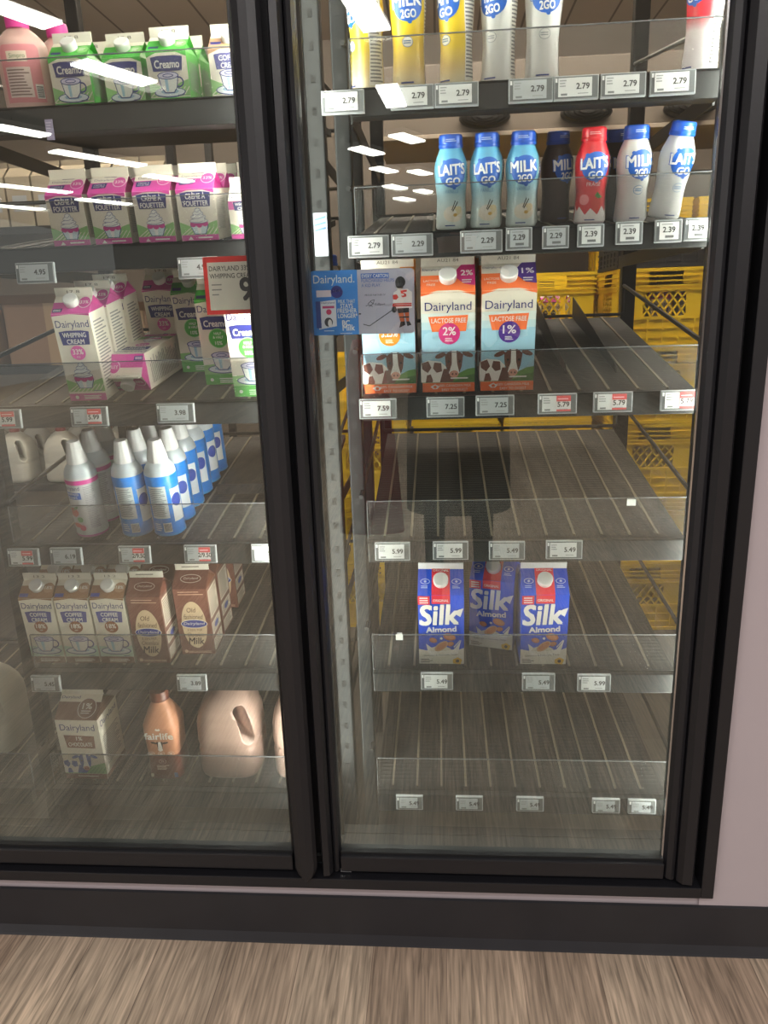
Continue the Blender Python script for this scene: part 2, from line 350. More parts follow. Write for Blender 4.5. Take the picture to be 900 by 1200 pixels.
def art_whip(F, G, N, H, L, f):
    hills(F, .25); F.rect(-.5, 0, .5, .2, PINK, 4); F.bars(-.1, .04, .4, .16, 3, WHITE, 5); F.ell(-.3, .1, .05, .05, WHITE, 5, 8)
    F.poly([(-.5, H), (.5, H), (.5, H - .05), (.0, H + .0), (-.5, H - .05)], PINK, 2)
    brand(F, 0, H - .28, .88, .24); ribbon(F, H - .62, .34, NAVY, [('WHIPPING', .62), ('CREAM', .46)], .12, .8)
    F.ell(.0, H - 1.0, .2, .19, PINK, 6, 24); F.txt('33%', 0, H - .97, .28, .14, WHITE, 7, .02); F.txt('M.F.', 0, H - 1.11, .1, .05, WHITE, 7)
    swirl(F, 0, .34, .85); F.bars(.2, .25, .42, .3, 1, '#6a6f90', 5)
    G.rect(-.5, 0, .5, L * .62, PINK, 1); G.poly([(-.48, L * .28), (-.22, L * .3), (-.24, L * .1), (-.48, L * .08)], NAVY, 2); G.bars(-.46, L * .13, -.26, L * .26, 2, WHITE, 3)
    G.ell(.32, L * .6, .17, .19, WHITE, 2); G.ell(.32, L * .6, .155, .175, PINK, 3); G.txt('33%', .32, L * .6, .22, .1, WHITE, 4, .01)
    N.txt('17 8', 0, f * .5, .34, .07, '#5a5550', 2)
carton_proto('whip', .071, .163, .027, .014, CREAM, CREAM, CREAM, PINK, '#e0dccf', art_whip)
def art_creme(F, G, N, H, L, f):
    hills(F, .12); F.rect(-.5, 0, .5, .14, PINK, 4); F.bars(-.05, .03, .4, .11, 1, WHITE, 5); F.poly([(-.32, .02), (-.18, .02), (-.25, .1)], WHITE, 5)
    F.poly([(-.5, H), (.5, H), (.5, H - .1), (.2, H - .02), (-.2, H - .02), (-.5, H - .1)], PINK, 2)
    ribbon(F, H - .25, .33, NAVY, [('CRÈME À', .52), ('FOUETTER', .64)], .12, .8); swirl(F, .02, .15, .78)
    G.rect(-.5, 0, .5, L * .62, PINK, 1); G.txt('Dairyland', -.12, L * .76, .56, .09, '#6a6a80', 2); G.bars(-.15, L * .9, .3, L * .97, 1, '#6a6a80', 2)
    G.poly([(-.42, L * .55), (-.02, L * .58), (-.05, L * .3), (-.42, L * .26)], NAVY, 3); G.txt('CRÈME À', -.22, L * .48, .3, .06, WHITE, 4); G.txt('FOUETTER', -.22, L * .36, .3, .06, WHITE, 4)
    G.ell(.3, L * .62, .18, .19, WHITE, 2); G.ell(.3, L * .62, .165, .175, PINK, 3); G.txt('33%', .3, L * .62, .24, .1, WHITE, 4, .01)
carton_proto('creme', .068, .084, .027, .015, CREAM, '#dcd3c2', CREAM, '#c0358a', CREAM, art_creme, cap=False)
def art_whip_small(F, G, N, H, L, f):
    hills(F, .12); F.rect(-.5, 0, .5, .14, PINK, 4); F.poly([(-.5, H), (.5, H), (.5, H - .25), (-.5, H - .25)], PINK, 2)
    ribbon(F, H - .16, .24, NAVY, [('WHIPPING', .56), ('CREAM', .42)], .08, .7); swirl(F, .0, .15, .72)
    G.txt('Dairyland', 0, L * .25, .8, .16, NAVY, 2); G.ell(.1, L * .6, .12, .12, '#d8d2c6', 2)
carton_proto('whipsmall', .056, .062, .024, .014, CREAM, '#dcd3c2', CREAM, CREAM, CREAM, art_whip_small, cap=False)
def art_creamo_s(F, G, N, H, L, f):
    hills(F, .12); F.rect(-.5, 0, .5, .1, GREEN, 4); F.poly([(-.5, H), (.5, H), (.5, H - .12), (.25, H - .02), (-.25, H - .02), (-.5, H - .12)], GREEN, 2)
    ribbon(F, H - .27, .3, NAVY, [('Creamo', .62)], .17, .8); cup(F, 0, .14, .86); F.bars(.2, .12, .44, .16, 1, '#555a80', 13)
    G.rect(-.5, 0, .5, L * .72, GREEN, 1); G.rect(-.46, L * .2, -.2, L * .34, NAVY, 2); G.ell(.33, L * .45, .15, .14, '#8ed07c', 2); G.bars(.24, L * .35, .42, L * .55, 2, WHITE, 3)
    N.txt('17 8', 0, f * .5, .34, .07, '#5a5550', 2)
carton_proto('creamo_small', .069, .075, .028, .014, CREAM, '#4fb548', CREAM, GREEN, '#e0dccf', art_creamo_s)
def art_coffee_s(F, G, N, H, L, f):
    hills(F, .12); F.rect(-.5, 0, .5, .08, '#a98262', 4); F.poly([(-.5, H), (.5, H), (.5, H - .1), (.2, H), (-.2, H), (-.5, H - .1)], '#a98262', 2)
    ribbon(F, H - .27, .32, '#4a4a8a', [('COFFEE', .5), ('CREAM', .42)], .11, .74); cup(F, 0, .14, .86)
    G.rect(-.5, 0, .5, L * .72, '#a98262', 1); G.rect(-.46, L * .3, -.2, L * .46, NAVY, 2)
carton_proto('coffee_small', .069, .075, .028, .014, CREAM, '#b8906c', CREAM, '#a98262', '#e0dccf', art_coffee_s)
def art_creamo_l(F, G, N, H, L, f):
    F.rect(-.5, 0, .5, .3, GREEN, 4); F.bars(-.1, .04, .42, .2, 3, WHITE, 5); F.ell(-.32, .14, .05, .05, WHITE, 5, 8); F.poly([(-.5, .3), (.5, .3), (.5, .62), (-.5, .56)], '#8cc279', 2)
    F.poly([(-.5, H), (.5, H), (.5, H - .06), (0, H), (-.5, H - .06)], GREEN, 2)
    brand(F, 0, H - .24, .9, .24); ribbon(F, H - .6, .32, NAVY, [('Creamo', .66)], .17, .84)
    F.ell(.02, H - 1.0, .27, .27, '#9bd58c', 5, 24); F.ell(.02, H - 1.0, .25, .25, GREEN, 6, 24)
    F.txt('HALF', .02, H - .87, .2, .07, WHITE, 7, .02); F.txt('& HALF', .02, H - .97, .28, .07, WHITE, 7, .02); F.txt('10%', .02, H - 1.13, .2, .1, WHITE, 7, .02)
    cup(F, .05, .36, .95)
    G.rect(-.5, 0, .5, L * .62, GREEN, 1); G.rect(-.46, L * .12, -.2, L * .3, NAVY, 2); G.ell(.33, L * .55, .15, .15, '#8ed07c', 2)
carton_proto('creamo', .071, .163, .027, .014, CREAM, CREAM, CREAM, GREEN, '#e0dccf', art_creamo_l)
def art_coffee(F, G, N, H, L, f):
    F.rect(-.5, 0, .5, .22, '#6f4222', 4); F.bars(-.25, .04, .42, .16, 3, CREAM, 5); F.poly([(-.5, .22), (.5, .22), (.5, .6), (.2, .5), (-.5, .58)], '#b9d6c4', 2)
    F.poly([(-.5, H), (.5, H), (.5, H - .06), (0, H), (-.5, H - .06)], '#8f6440', 2)
    brand(F, 0, H - .26, .9, .25); ribbon(F, H - .6, .34, '#3a3f8c', [('COFFEE', .5), ('CREAM', .46)], .12, .78)
    F.ell(.0, H - .92, .2, .19, '#8a4f28', 6, 24); F.txt('18%', 0, H - .89, .28, .14, WHITE, 7, .02); F.txt('M.F.', 0, H - 1.03, .1, .05, WHITE, 7)
    cup(F, 0, .34, .98); F.bars(.22, .24, .44, .29, 1, '#555a80', 13)
    G.rect(-.5, 0, .5, L * .66, '#8f6440', 1); G.rect(-.48, L * .08, -.22, L * .26, '#3a3f8c', 2); G.ell(.33, L * .55, .16, .16, '#a88062', 2); G.txt('18%', .33, L * .55, .22, .1, WHITE, 3, .01)
    N.txt('13 2', 0, f * .5, .34, .07, '#5a5550', 2)
carton_proto('coffee', .0715, .153, .027, .014, CREAM, CREAM, CREAM, '#8f6440', '#e0dccf', art_coffee)
CHOC = '#6d4033'
def art_old(F, G, N, H, L, f):
    F.ell(0, 1.0, .37, .78, '#d6bd9a', 2, 36); F.txt('Old', -.04, 1.5, .26, .15, '#4a2a1e', 3, 0, .15); F.txt('fashioned', 0, 1.28, .56, .16, '#4a2a1e', 3, 0, .15)
    F.ell(0, 1.04, .4, .15, CREAM, 3, 28); F.ell(0, 1.04, .38, .13, '#2d3f94', 4, 28); F.txt('Dairyland', 0, 1.04, .62, .12, WHITE, 5, 0, .3)
    F.txt('3.25% M.F.', 0, .83, .46, .07, '#4a2a1e', 3); F.txt('Chocolate', 0, .68, .5, .13, '#4a2a1e', 3, 0, .15); F.txt('Milk', 0, .46, .46, .22, '#2e1812', 3, .02, .15)
    F.bars(-.3, .04, .44, .12, 2, '#c9a58e', 3); F.ell(-.36, .1, .06, .06, '#c9a58e', 3, 8)
    F.bars(-.36, H - .2, .4, H - .04, 2, '#c9a58e', 3, .3)
    G.ring(0, L * .52, .3, .13, .02, '#c9b8ac', 2, 24); G.txt('Dairyland', 0, L * .52, .42, .09, '#d9ccc2', 2, 0, .25)
    N.bars(-.3, f * .3, .3, f * .7, 1, '#77716c', 2)
def side_old(P, H):
    P.rect(-.42, 1.15, .42, H - .12, '#d8cdbb'); P.rect(-.42, .6, .42, 1.0, '#d8cdbb'); P.rect(-.42, .08, .42, .45, '#d8cdbb')
    P.bars(-.38, 1.2, .38, H - .16, 11, '#6a5a50', 2); P.bars(-.38, .64, .38, .96, 6, '#6a5a50', 2); P.bars(-.38, .1, .38, .42, 5, '#6a5a50', 2); P.ell(0, .8, .2, .1, '#2d3f94', 3)
carton_proto('oldfashioned', .071, .155, .029, .013, CHOC, CHOC, CHOC, CHOC, '#e0dccf', art_old, cap=False, sideart=side_old)
def art_choc(F, G, N, H, L, f):
    F.rect(-.5, 0, .5, .14, '#7b4c3a', 4); F.bars(-.2, .05, .3, .1, 1, CREAM, 5); F.poly([(-.5, .14), (.5, .14), (.5, .45), (0, .3), (-.5, .2)], '#6fb06a', 2)
    for i in range(6): F.line([(-.1 + i * .1, .16), (.1 + i * .08, .32)], .02, '#3d8a4a', 3)
    brand(F, .0, H - .22, .82, .22); F.poly([(-.36, H - .4), (.36, H - .42), (.34, H - .76), (-.32, H - .74)], '#7b4c3a', 3)
    F.txt('1%', 0, H - .49, .14, .1, WHITE, 4, .02); F.txt('CHOCOLATE', 0, H - .65, .56, .1, WHITE, 4, .02)
    cow(F, -.12, .16, .62, '#2f55a8')
    G.rect(-.5, 0, .5, L * .68, '#6d4536', 1); G.txt('Dairyland', -.24, L * .84, .44, .09, NAVY, 2)
    G.ell(.2, L * .45, .22, .24, WHITE, 2, 24); G.ell(.2, L * .45, .205, .225, '#6d4536', 3, 24); G.txt('1%', .2, L * .52, .22, .14, WHITE, 4, .02); G.bars(.08, L * .22, .32, L * .38, 2, WHITE, 4)
def side_choc(P, H): P.txt('Dairyland', 0, H - .2, .8, .2, NAVY, 2); P.bars(-.4, .3, .4, H - .5, 16, '#8d8b8c'); P.rect(-.5, 0, .5, .12, '#7b4c3a')
carton_proto('choc2l', .095, .152, .036, .017, CREAM, CREAM, CREAM, '#5c4238', '#e0dccf', art_choc, cap=False, sideart=side_choc)
SB = '#0048c8'
def almond(P, u, v, a, b, rot, l, c='#a9613c'):
    P.ell(u, v, a, b, c, l, 18, rot); P.ell(u + a * .05, v + b * .1, a * .8, b * .72, '#c07a4e', l + 1, 16, rot)
def art_silk(F, G, N, H, L, f):
    F.rect(-.2, 1.52, .2, H, '#d8283c', 2); F.txt('ORIGINAL', .0, 1.60, .34, .06, WHITE, 3, .01)
    F.rect(-.5, 1.50, -.24, H - .02, '#d8283c', 3); F.bars(-.46, 1.52, -.27, H - .04, 3, WHITE, 4)
    F.txt('Silk', -.03, 1.25, .84, .48, WHITE, 4, .035, .12, .05); F.poly([(.28, 1.30), (.42, 1.20), (.49, 1.42), (.38, 1.38)], WHITE, 4)
    F.txt('Almond', .0, .885, .66, .13, WHITE, 4, .05, 0, .06)
    F.poly([(-.5, 0), (.5, 0), (.5, .42), (.36, .36), (.2, .32), (-.1, .30), (-.3, .34), (-.5, .38)], '#e2dccb', 2)
    F.poly([(-.3, .32), (-.34, .52), (-.22, .42), (-.1, .36), (.1, .34), (.28, .38), (.44, .62), (.36, .26), (.0, .2), (-.24, .2)], '#efece2', 3)
    F.ell(-.02, .36, .24, .1, '#d9d2bf', 3, 18)
    almond(F, .18, .70, .14, .09, -.3, 5); almond(F, .0, .46, .18, .09, .7, 6, '#c99a70'); almond(F, .2, .52, .08, .06, .3, 5); almond(F, -.18, .61, .09, .065, -.3, 5)
    F.ell(.0, .66, .03, .03, '#efece2', 6, 8); F.line([(.28, .44), (.42, .62)], .02, WHITE, 5)
    F.txt('Delicious & Naturally Tasty', -.02, .23, .74, .055, '#3e4a58', 6, 0, 0, .06); F.bars(-.46, .03, -.2, .14, 3, '#6a6a6a', 5)
    F.poly([(.26, .02), (.42, .0), (.46, .12), (.36, .18), (.25, .12)], '#e6b62c', 6); F.ell(.355, .085, .04, .045, '#3a3220', 7, 8)
    G.rect(-.2, 0, .2, L, '#d8283c', 2); G.txt('ORIGINAL', 0, L * .91, .34, .05, WHITE, 3, .01)
    for s in (-1, 1): G.ring(.34 * s, L * .5, .1, .06, .015, '#b9c6ea', 3, 12); G.bars(.34 * s - .09, L * .24, .34 * s + .09, L * .36, 2, '#b9c6ea', 3); G.ell(.34 * s, L * .5, .03, .03, '#b9c6ea', 3, 8)
carton_proto('silk', .091, .157, .037, .012, SB, SB, SB, SB, '#dfe0e2', art_silk)
carton_proto('plainwhite', .095, .180, .04, .018, '#a39a88', '#948b7a', '#a39a88', '#948b7a', '#948b7a', lambda F, G, N, H, L, f: F.rect(-.3, .6, .3, 1.2, '#a8b0b8'), cap=False)

# ------------------------------------------------------------------ bottles, cans, jugs
def interp(prof, z):
    for (r0, z0), (r1, z1) in zip(prof, prof[1:]):
        if z0 <= z <= z1: return r0 + (r1 - r0) * (z - z0) / max(z1 - z0, 1e-6)
    return prof[-1][0]
def smoothprof(pts, k=5):                           # Catmull-Rom through (r, z)
    out = []
    for i in range(len(pts) - 1):
        p0, p1, p2, p3 = pts[max(i - 1, 0)], pts[i], pts[i + 1], pts[min(i + 2, len(pts) - 1)]
        for j in range(k):
            t = j / k
            out.append(tuple(.5 * ((2 * p1[a]) + (-p0[a] + p2[a]) * t + (2 * p0[a] - 5 * p1[a] + 4 * p2[a] - p3[a]) * t * t + (-p0[a] + 3 * p1[a] - 3 * p2[a] + p3[a]) * t ** 3) for a in (0, 1)))
    out.append(pts[-1]); return out
def wrap_panel(mb, prof, k=1., ml=.006): return Panel(mb, lambda u, v, o: ((interp(prof, v) + o) * math.sin(u / max(interp(prof, v), .01)), -(interp(prof, v) + o) * math.cos(u / max(interp(prof, v), .01)), v), k, ml)
def milk2go(key, R, H, bodymat, capc, word, bottom=None, badge=None, sidepanel=False):
    mb = MB(); pr = smoothprof([(R * .86, 0), (R * .93, H * .03), (R * .9, H * .15), (R * .86, H * .32), (R * .93, H * .46), (R, H * .60), (R * .96, H * .70), (R * .80, H * .79), (R * .68, H * .845), (R * .68, H * .86)])
    mb.lathe(pr, bodymat, 36); P = wrap_panel(mb, pr); z = H * .60
    P.ell(.002, z, R * .84, R * .80, '#1c5fc0', 2, 26); P.ell(-.45 * R, z + .62 * R, R * .12, R * .1, '#1c5fc0', 2, 10); P.ell(.15 * R, z - .8 * R, R * .12, R * .1, '#1c5fc0', 2, 10)
    a, b = word
    P.txt(a, -.0, z + R * .20, R * 1.72, R * .62, '#1c5fc0', 3, .07, .0, .06); P.txt(a, .0, z + R * .20, R * 1.66, R * .58, '#f2f2f0', 4, .035, .0, .06)
    P.txt(b, .08 * R, z - R * .44, R * .82, R * .38, '#f2f2f0', 4, .035, .0, .04)
    if bottom: bottom(P, R, H)
    if badge: P.ell(.0, H * .34, R * .3, R * .26, badge, 2, 20); P.ell(0, H * .34, R * .27, R * .23, '#e6e6e4', 3, 20); P.bars(-R * .22, H * .34 - R * .1, R * .22, H * .34 + R * .1, 2, badge, 4, .5, .1)
    P.bars(-R * .42, H * .035, R * .42, H * .06, 1, '#3a4a90', 3)
    # ingredients printed on the flank
    P2 = wrap_panel(mb, pr); P2.rect(R * 1.15, H * .04, R * 2.1, H * .72, '#e4e2dc', 1); P2.bars(R * 1.2, H * .06, R * 2.05, H * .7, 24, '#77777c', 2)
    cb = MB(); rc = R * .70; cm = mat(capc, .3, key='cap_' + capc)
    rows = [[(rr * (1 + (.02 if j % 2 else 0) * (zz < H * .97)) * math.cos(2 * PI * j / 40), rr * (1 + (.02 if j % 2 else 0) * (zz < H * .97)) * math.sin(2 * PI * j / 40), zz) for j in range(40)] for rr, zz in ((rc, H * .855), (rc * 1.03, H * .86), (rc * 1.03, H * .895), (rc * .98, H * .9), (rc, H * .905), (rc, H * .975), (rc * .94, H * .995), (rc * .82, H), (rc * .8, H * .993))]
    cb.grid(rows, cm, True, True); cb.face(rows[0][::-1], cm); cb.face(rows[-1], mat('#dfe3ea', .35) if capc == '#1f58c4' else cm)
    CP = Panel(cb, lambda u, v, o: ((rc * 1.02 + o) * math.sin(u / rc), -(rc * 1.02 + o) * math.cos(u / rc), v), 1, .006); CP.bars(-rc * .5, H * .92, rc * .5, H * .955, 2, '#c9d4ee' if capc == '#1f58c4' else '#f0c0c0', 1)
    PROTO[key] = ('milk_bottle', [('bottle_body', mb.mesh(key), None), ('bottle_cap', cb.mesh('bottle_cap'), None)])
def vanilla_art(P, R, H):
    P.txt('VANILLE', 0, H * .41, R * .8, R * .2, '#4a86b0', 3)
    P.ell(.1 * R, H * .17, R * .62, R * .46, '#efe6d2', 2, 18); P.ell(.3 * R, H * .2, R * .36, R * .24, '#ead9ae', 3, 14, .5); P.ell(-.05 * R, H * .2, R * .34, R * .2, '#f2ecdc', 4, 14, -.4); P.ell(.2 * R, H * .16, R * .12, R * .1, '#d6ab50', 5, 10)
    P.line([(.05 * R, H * .2), (.35 * R, H * .3)], .0016, '#2c2420', 6); P.line([(.0, H * .21), (.2 * R, H * .31)], .0014, '#2c2420', 6)
def straw_art(P, R, H):
    P.txt('FRAISE', 0, H * .42, R * .8, R * .22, '#f0d8d8', 3)
    P.poly([(-R * 1.2, .004), (R * 1.2, .004), (R * 1.2, H * .2), (R * .9, H * .13), (R * .6, H * .19), (R * .3, H * .1), (-R * .1, H * .17), (-R * .4, H * .1), (-R * .8, H * .19), (-R * 1.0, H * .14), (-R * 1.2, H * .2)], '#ece6e4', 2)
    P.poly([(-.1 * R, H * .2), (.3 * R, H * .1), (.62 * R, H * .2), (.6 * R, H * .27), (.3 * R, H * .29), (-.05 * R, H * .27)], '#d0342c', 4); P.poly([(.1 * R, H * .3), (.3 * R, H * .27), (.6 * R, H * .28), (.4 * R, H * .31), (.25 * R, H * .34)], '#3f8a3a', 5)
    P.ell(-.5 * R, H * .26, R * .3, R * .3, '#e88a90', 3, 14)
blue_ramp = ramp_mat('printed_vanilla_sleeve', [(0, '#dfeae6'), (.25, '#d4e6e4'), (.5, '#8ecbe0'), (.8, '#63b4dc'), (1, '#4fa6d6')], z0=0, z1=.15)
yellow_ramp = ramp_mat('printed_banana_sleeve', [(0, '#dcd3bc'), (.16, '#dcc07c'), (.3, '#eccb34'), (1, '#efd01c')], z0=0, z1=.2)
red_ramp = ramp_mat('printed_strawberry_sleeve', [(0, '#dad6d8'), (.12, '#d42a36'), (1, '#d3202f')], z0=0, z1=.15)
white_b = mat('#dcdcda', .35, key='white_bottle_sleeve')
BLUE = '#1f58c4'
milk2go('m2g_vanilla_lait', .0285, .150, blue_ramp, BLUE, ("LAIT'S", 'GO'), vanilla_art)
milk2go('m2g_vanilla_milk', .0285, .150, blue_ramp, BLUE, ('MILK', '2GO'), vanilla_art)
milk2go('m2g_red', .0285, .150, red_ramp, '#d3202f', ("LAIT'S", 'GO'), straw_art)
milk2go('m2g_white_milk', .0285, .150, white_b, BLUE, ('MILK', '2GO'), None, '#4a86b8')
milk2go('m2g_white_lait', .0285, .150, white_b, BLUE, ("LAIT'S", 'GO'), None, '#4a86b8')
milk2go('m2g_dark', .0285, .150, mat('#3b2a2a', .35, key='chocolate_bottle_sleeve'), BLUE, ('MILK', '2GO'))
milk2go('m2g_banana', .030, .200, yellow_ramp, '#e8c61e', ('MILK', '2GO'), None, '#5a7ab0')
milk2go('m2g_banana_lait', .030, .200, yellow_ramp, '#e8c61e', ("LAIT'S", 'GO'), None, '#5a7ab0')
milk2go('m2g_white_tall', .030, .200, white_b, BLUE, ('MILK', '2GO'), None, '#9aa0a8')
milk2go('m2g_red_tall', .030, .200, ramp_mat('printed_strawberry_tall', [(0, '#dad6d8'), (.3, '#dcd0d2'), (.4, '#d42a36'), (1, '#d3202f')], z0=0, z1=.2), BLUE, ("LAIT'S", 'GO'))

def can_proto(key, col, pink):
    mb = MB(); R = .0315; pr = [(R * .93, 0), (R, .002), (R, .006), (R * .985, .009)] + [(R * .985, .009 + .0116 * i) for i in range(1, 11)] + [(R * .98, .128), (R * .95, .134), (R * .86, .142), (R * .72, .149), (R * .56, .154)]
    pr2 = sorted(pr, key=lambda q: q[1]); bodym = mat(col, .3, key='can_' + key); sh = mat('#c9d2da', .3, .1, key='can_shoulder'); base = mat('#cf5ba6' if pink else '#2c8fd8', .3)
    mb.lathe(pr2, bodym, 36, mfun=lambda i: base if i < 2 else (sh if pr2[i][1] > .127 else bodym))
    P = wrap_panel(mb, pr2)
    if pink:
        P.rect(-R * PI, .114, R * PI, .123, '#d63a9a', 1); P.txt('Dairyland', -.014, .106, .04, .011, NAVY, 2); P.rect(-.036, .084, .006, .098, '#2560c0', 2)
        P.txt('WHIPPED', -.015, .0945, .034, .0045, WHITE, 3, .02); P.txt('CREAM', -.015, .0875, .026, .0045, WHITE, 3, .02)
        P.ell(-.018, .055, .012, .01, '#d2463a', 3); P.ell(-.006, .04, .006, .006, '#3f9e50', 3); P.ell(-.012, .064, .008, .003, '#4f8a3c', 3, 10, .6); P.ell(-.004, .022, .0065, .0065, '#d84a78', 3); P.ell(-.016, .027, .011, .005, '#c8484a', 3)
        P.bars(.012, .02, .034, .11, 26, '#a0a0a8', 2)
    else:
        P.rect(-.020, .040, .016, .108, '#c9cfd0', 1); P.bars(-.018, .044, .014, .105, 20, '#6f7b84', 2); P.rect(.0, .01, .016, .03, '#d9dcda', 1)
        for i in range(7): P.rect(.002 + i * .002, .012, .003 + i * .002, .028, '#28405a', 2)
        P.bars(-.018, .012, -.003, .03, 4, '#bcd8ee', 2); P.rect(.024, .03, .05, .1, '#e4e6e6', 1); P.ell(.036, .075, .012, .014, '#2446a8', 2); P.rect(-.05, .03, -.026, .1, '#c9cfd0', 1); P.bars(-.049, .033, -.027, .098, 14, '#6f7b84', 2)
    cb = MB(); n = 36; cm = mat('#e8e8ea', .28, key='can_overcap'); r0 = R * .60
    prof = [(r0, .150), (r0 * 1.03, .153), (r0 * 1.0, .160), (r0 * .80, .178), (r0 * .66, .193), (r0 * .6, .1955)]
    rows = [[(rr * (1 + (.05 if j % 3 == 0 else 0) * (zz > .158)) * math.cos(2 * PI * j / n), rr * (1 + (.05 if j % 3 == 0 else 0) * (zz > .158)) * math.sin(2 * PI * j / n), zz) for j in range(n)] for rr, zz in prof]
    cb.grid(rows, cm, True, True); cb.face(rows[0][::-1], cm); cb.face(rows[-1], cm)
    PROTO[key] = ('whipped_cream_can', [('can_body', mb.mesh(key), None), ('nozzle_cap', cb.mesh('nozzle_cap'), None)])
can_proto('can_pink', '#d4d6da', True); can_proto('can_blue', '#0c7fdc', False)

def superell(a, b, n, e, z, ox=0, oy=0):
    out = []
    for j in range(n):
        t = 2 * PI * j / n; c, s = math.cos(t), math.sin(t)
        out.append((ox + a * math.copysign(abs(c) ** (2 / e), c), oy + b * math.copysign(abs(s) ** (2 / e), s), z))
    return out
def jug_proto(key, col, capc, R=.066, H=.222):
    mb = MB(); m = mat(col, .38, bump=.1, scale=12, key=key + '_plastic'); n = 48
    st = [(.88, 0, 4, 0), (.97, .03, 4.5, 0), (1, .07, 4.8, 0), (1, .32, 4.8, 0), (.975, .36, 4.6, 0), (1, .42, 4.6, 0), (.99, .60, 4.2, 0), (.93, .70, 3.6, 0), (.78, .80, 2.9, 0), (.56, .88, 2.4, 0), (.36, .925, 2.0, 0), (.27, .94, 2, 0), (.27, .965, 2, 0)]
    zs = []
    for (a, z, e, o), (a1, z1, e1, o1) in zip(st, st[1:]):
        for i in range(4): t = i / 4; zs.append((a + (a1 - a) * t, z + (z1 - z) * t, e + (e1 - e) * t))
    zs.append(st[-1][:3])
    rows = [superell(R * a, R * a, n, e, H * z) for a, z, e in zs]
    mb.grid(rows, m, True, True); mb.face(rows[0][::-1], m); mb.face(rows[-1], m)
    me = mb.mesh(key); recalc(me)
    # the handle: an oblong hole cut slantwise through the front right shoulder
    cb = MB(); cz, hl, r = H * .60, H * .14, .0135; ring = [(r * math.cos(t), (hl if math.sin(t) >= 0 else -hl) + r * math.sin(t)) for t in [2 * PI * (i + .5) / 24 for i in range(24)]]
    cb.extrude(ring, 'y', -.12, .12, m, True); R3 = Matrix.Rotation(rad(40), 4, 'Z') @ Matrix.Rotation(rad(-8), 4, 'Y')
    cb.v = [tuple(Matrix.Translation((R * .46, -R * .55, cz)) @ R3 @ Vector(p)) for p in cb.v]; cm = cb.mesh('cut'); recalc(cm)
    o = link('tmp', me); c = link('tmp2', cm); mod = o.modifiers.new('b', 'BOOLEAN'); mod.operation = 'DIFFERENCE'; mod.object = c; mod.solver = 'EXACT'
    rm = None
    dg = bpy.context.evaluated_depsgraph_get(); new = bpy.data.meshes.new_from_object(o.evaluated_get(dg)); new.name = key
    bpy.data.objects.remove(o); bpy.data.objects.remove(c); me = new
    lb = MB(); P = Panel(lb, lambda u, v, o: (u, -R * 1.0 - o, v), 1)
    bev = [(-.024, .03), (.022, .03), (.026, .036), (.026, .078), (.020, .084), (-.022, .084), (-.028, .078), (-.028, .036)]
    P.poly(bev, col, 1); P.ring(-.001, .057, .022, .024, .001, '#a88478' if 'choc' in key else '#bdbdb8', 3)
    cp = MB(); cc = mat(capc, .35, key='jugcap_' + capc); rows = [[(rr * math.cos(2 * PI * j / 40) * (1 + .02 * (j % 2)), rr * math.sin(2 * PI * j / 40) * (1 + .02 * (j % 2)), H * zz) for j in range(40)] for rr, zz in ((.0205, .935), (.0205, .985), (.019, .999), (.017, 1.0))]
    cp.grid(rows, cc, True, True); cp.face(rows[-1], cc); cp.face(rows[0][::-1], cc)
    PROTO[key] = ('milk_jug', [('jug_body', me, None), ('embossed_panel', lb.mesh('panel'), None), ('jug_cap', cp.mesh('jug_cap'), None)])
jug_proto('jug_choc', '#a08479', '#3a2a26'); jug_proto('jug_white', '#c9c9bd', '#8a2a30')

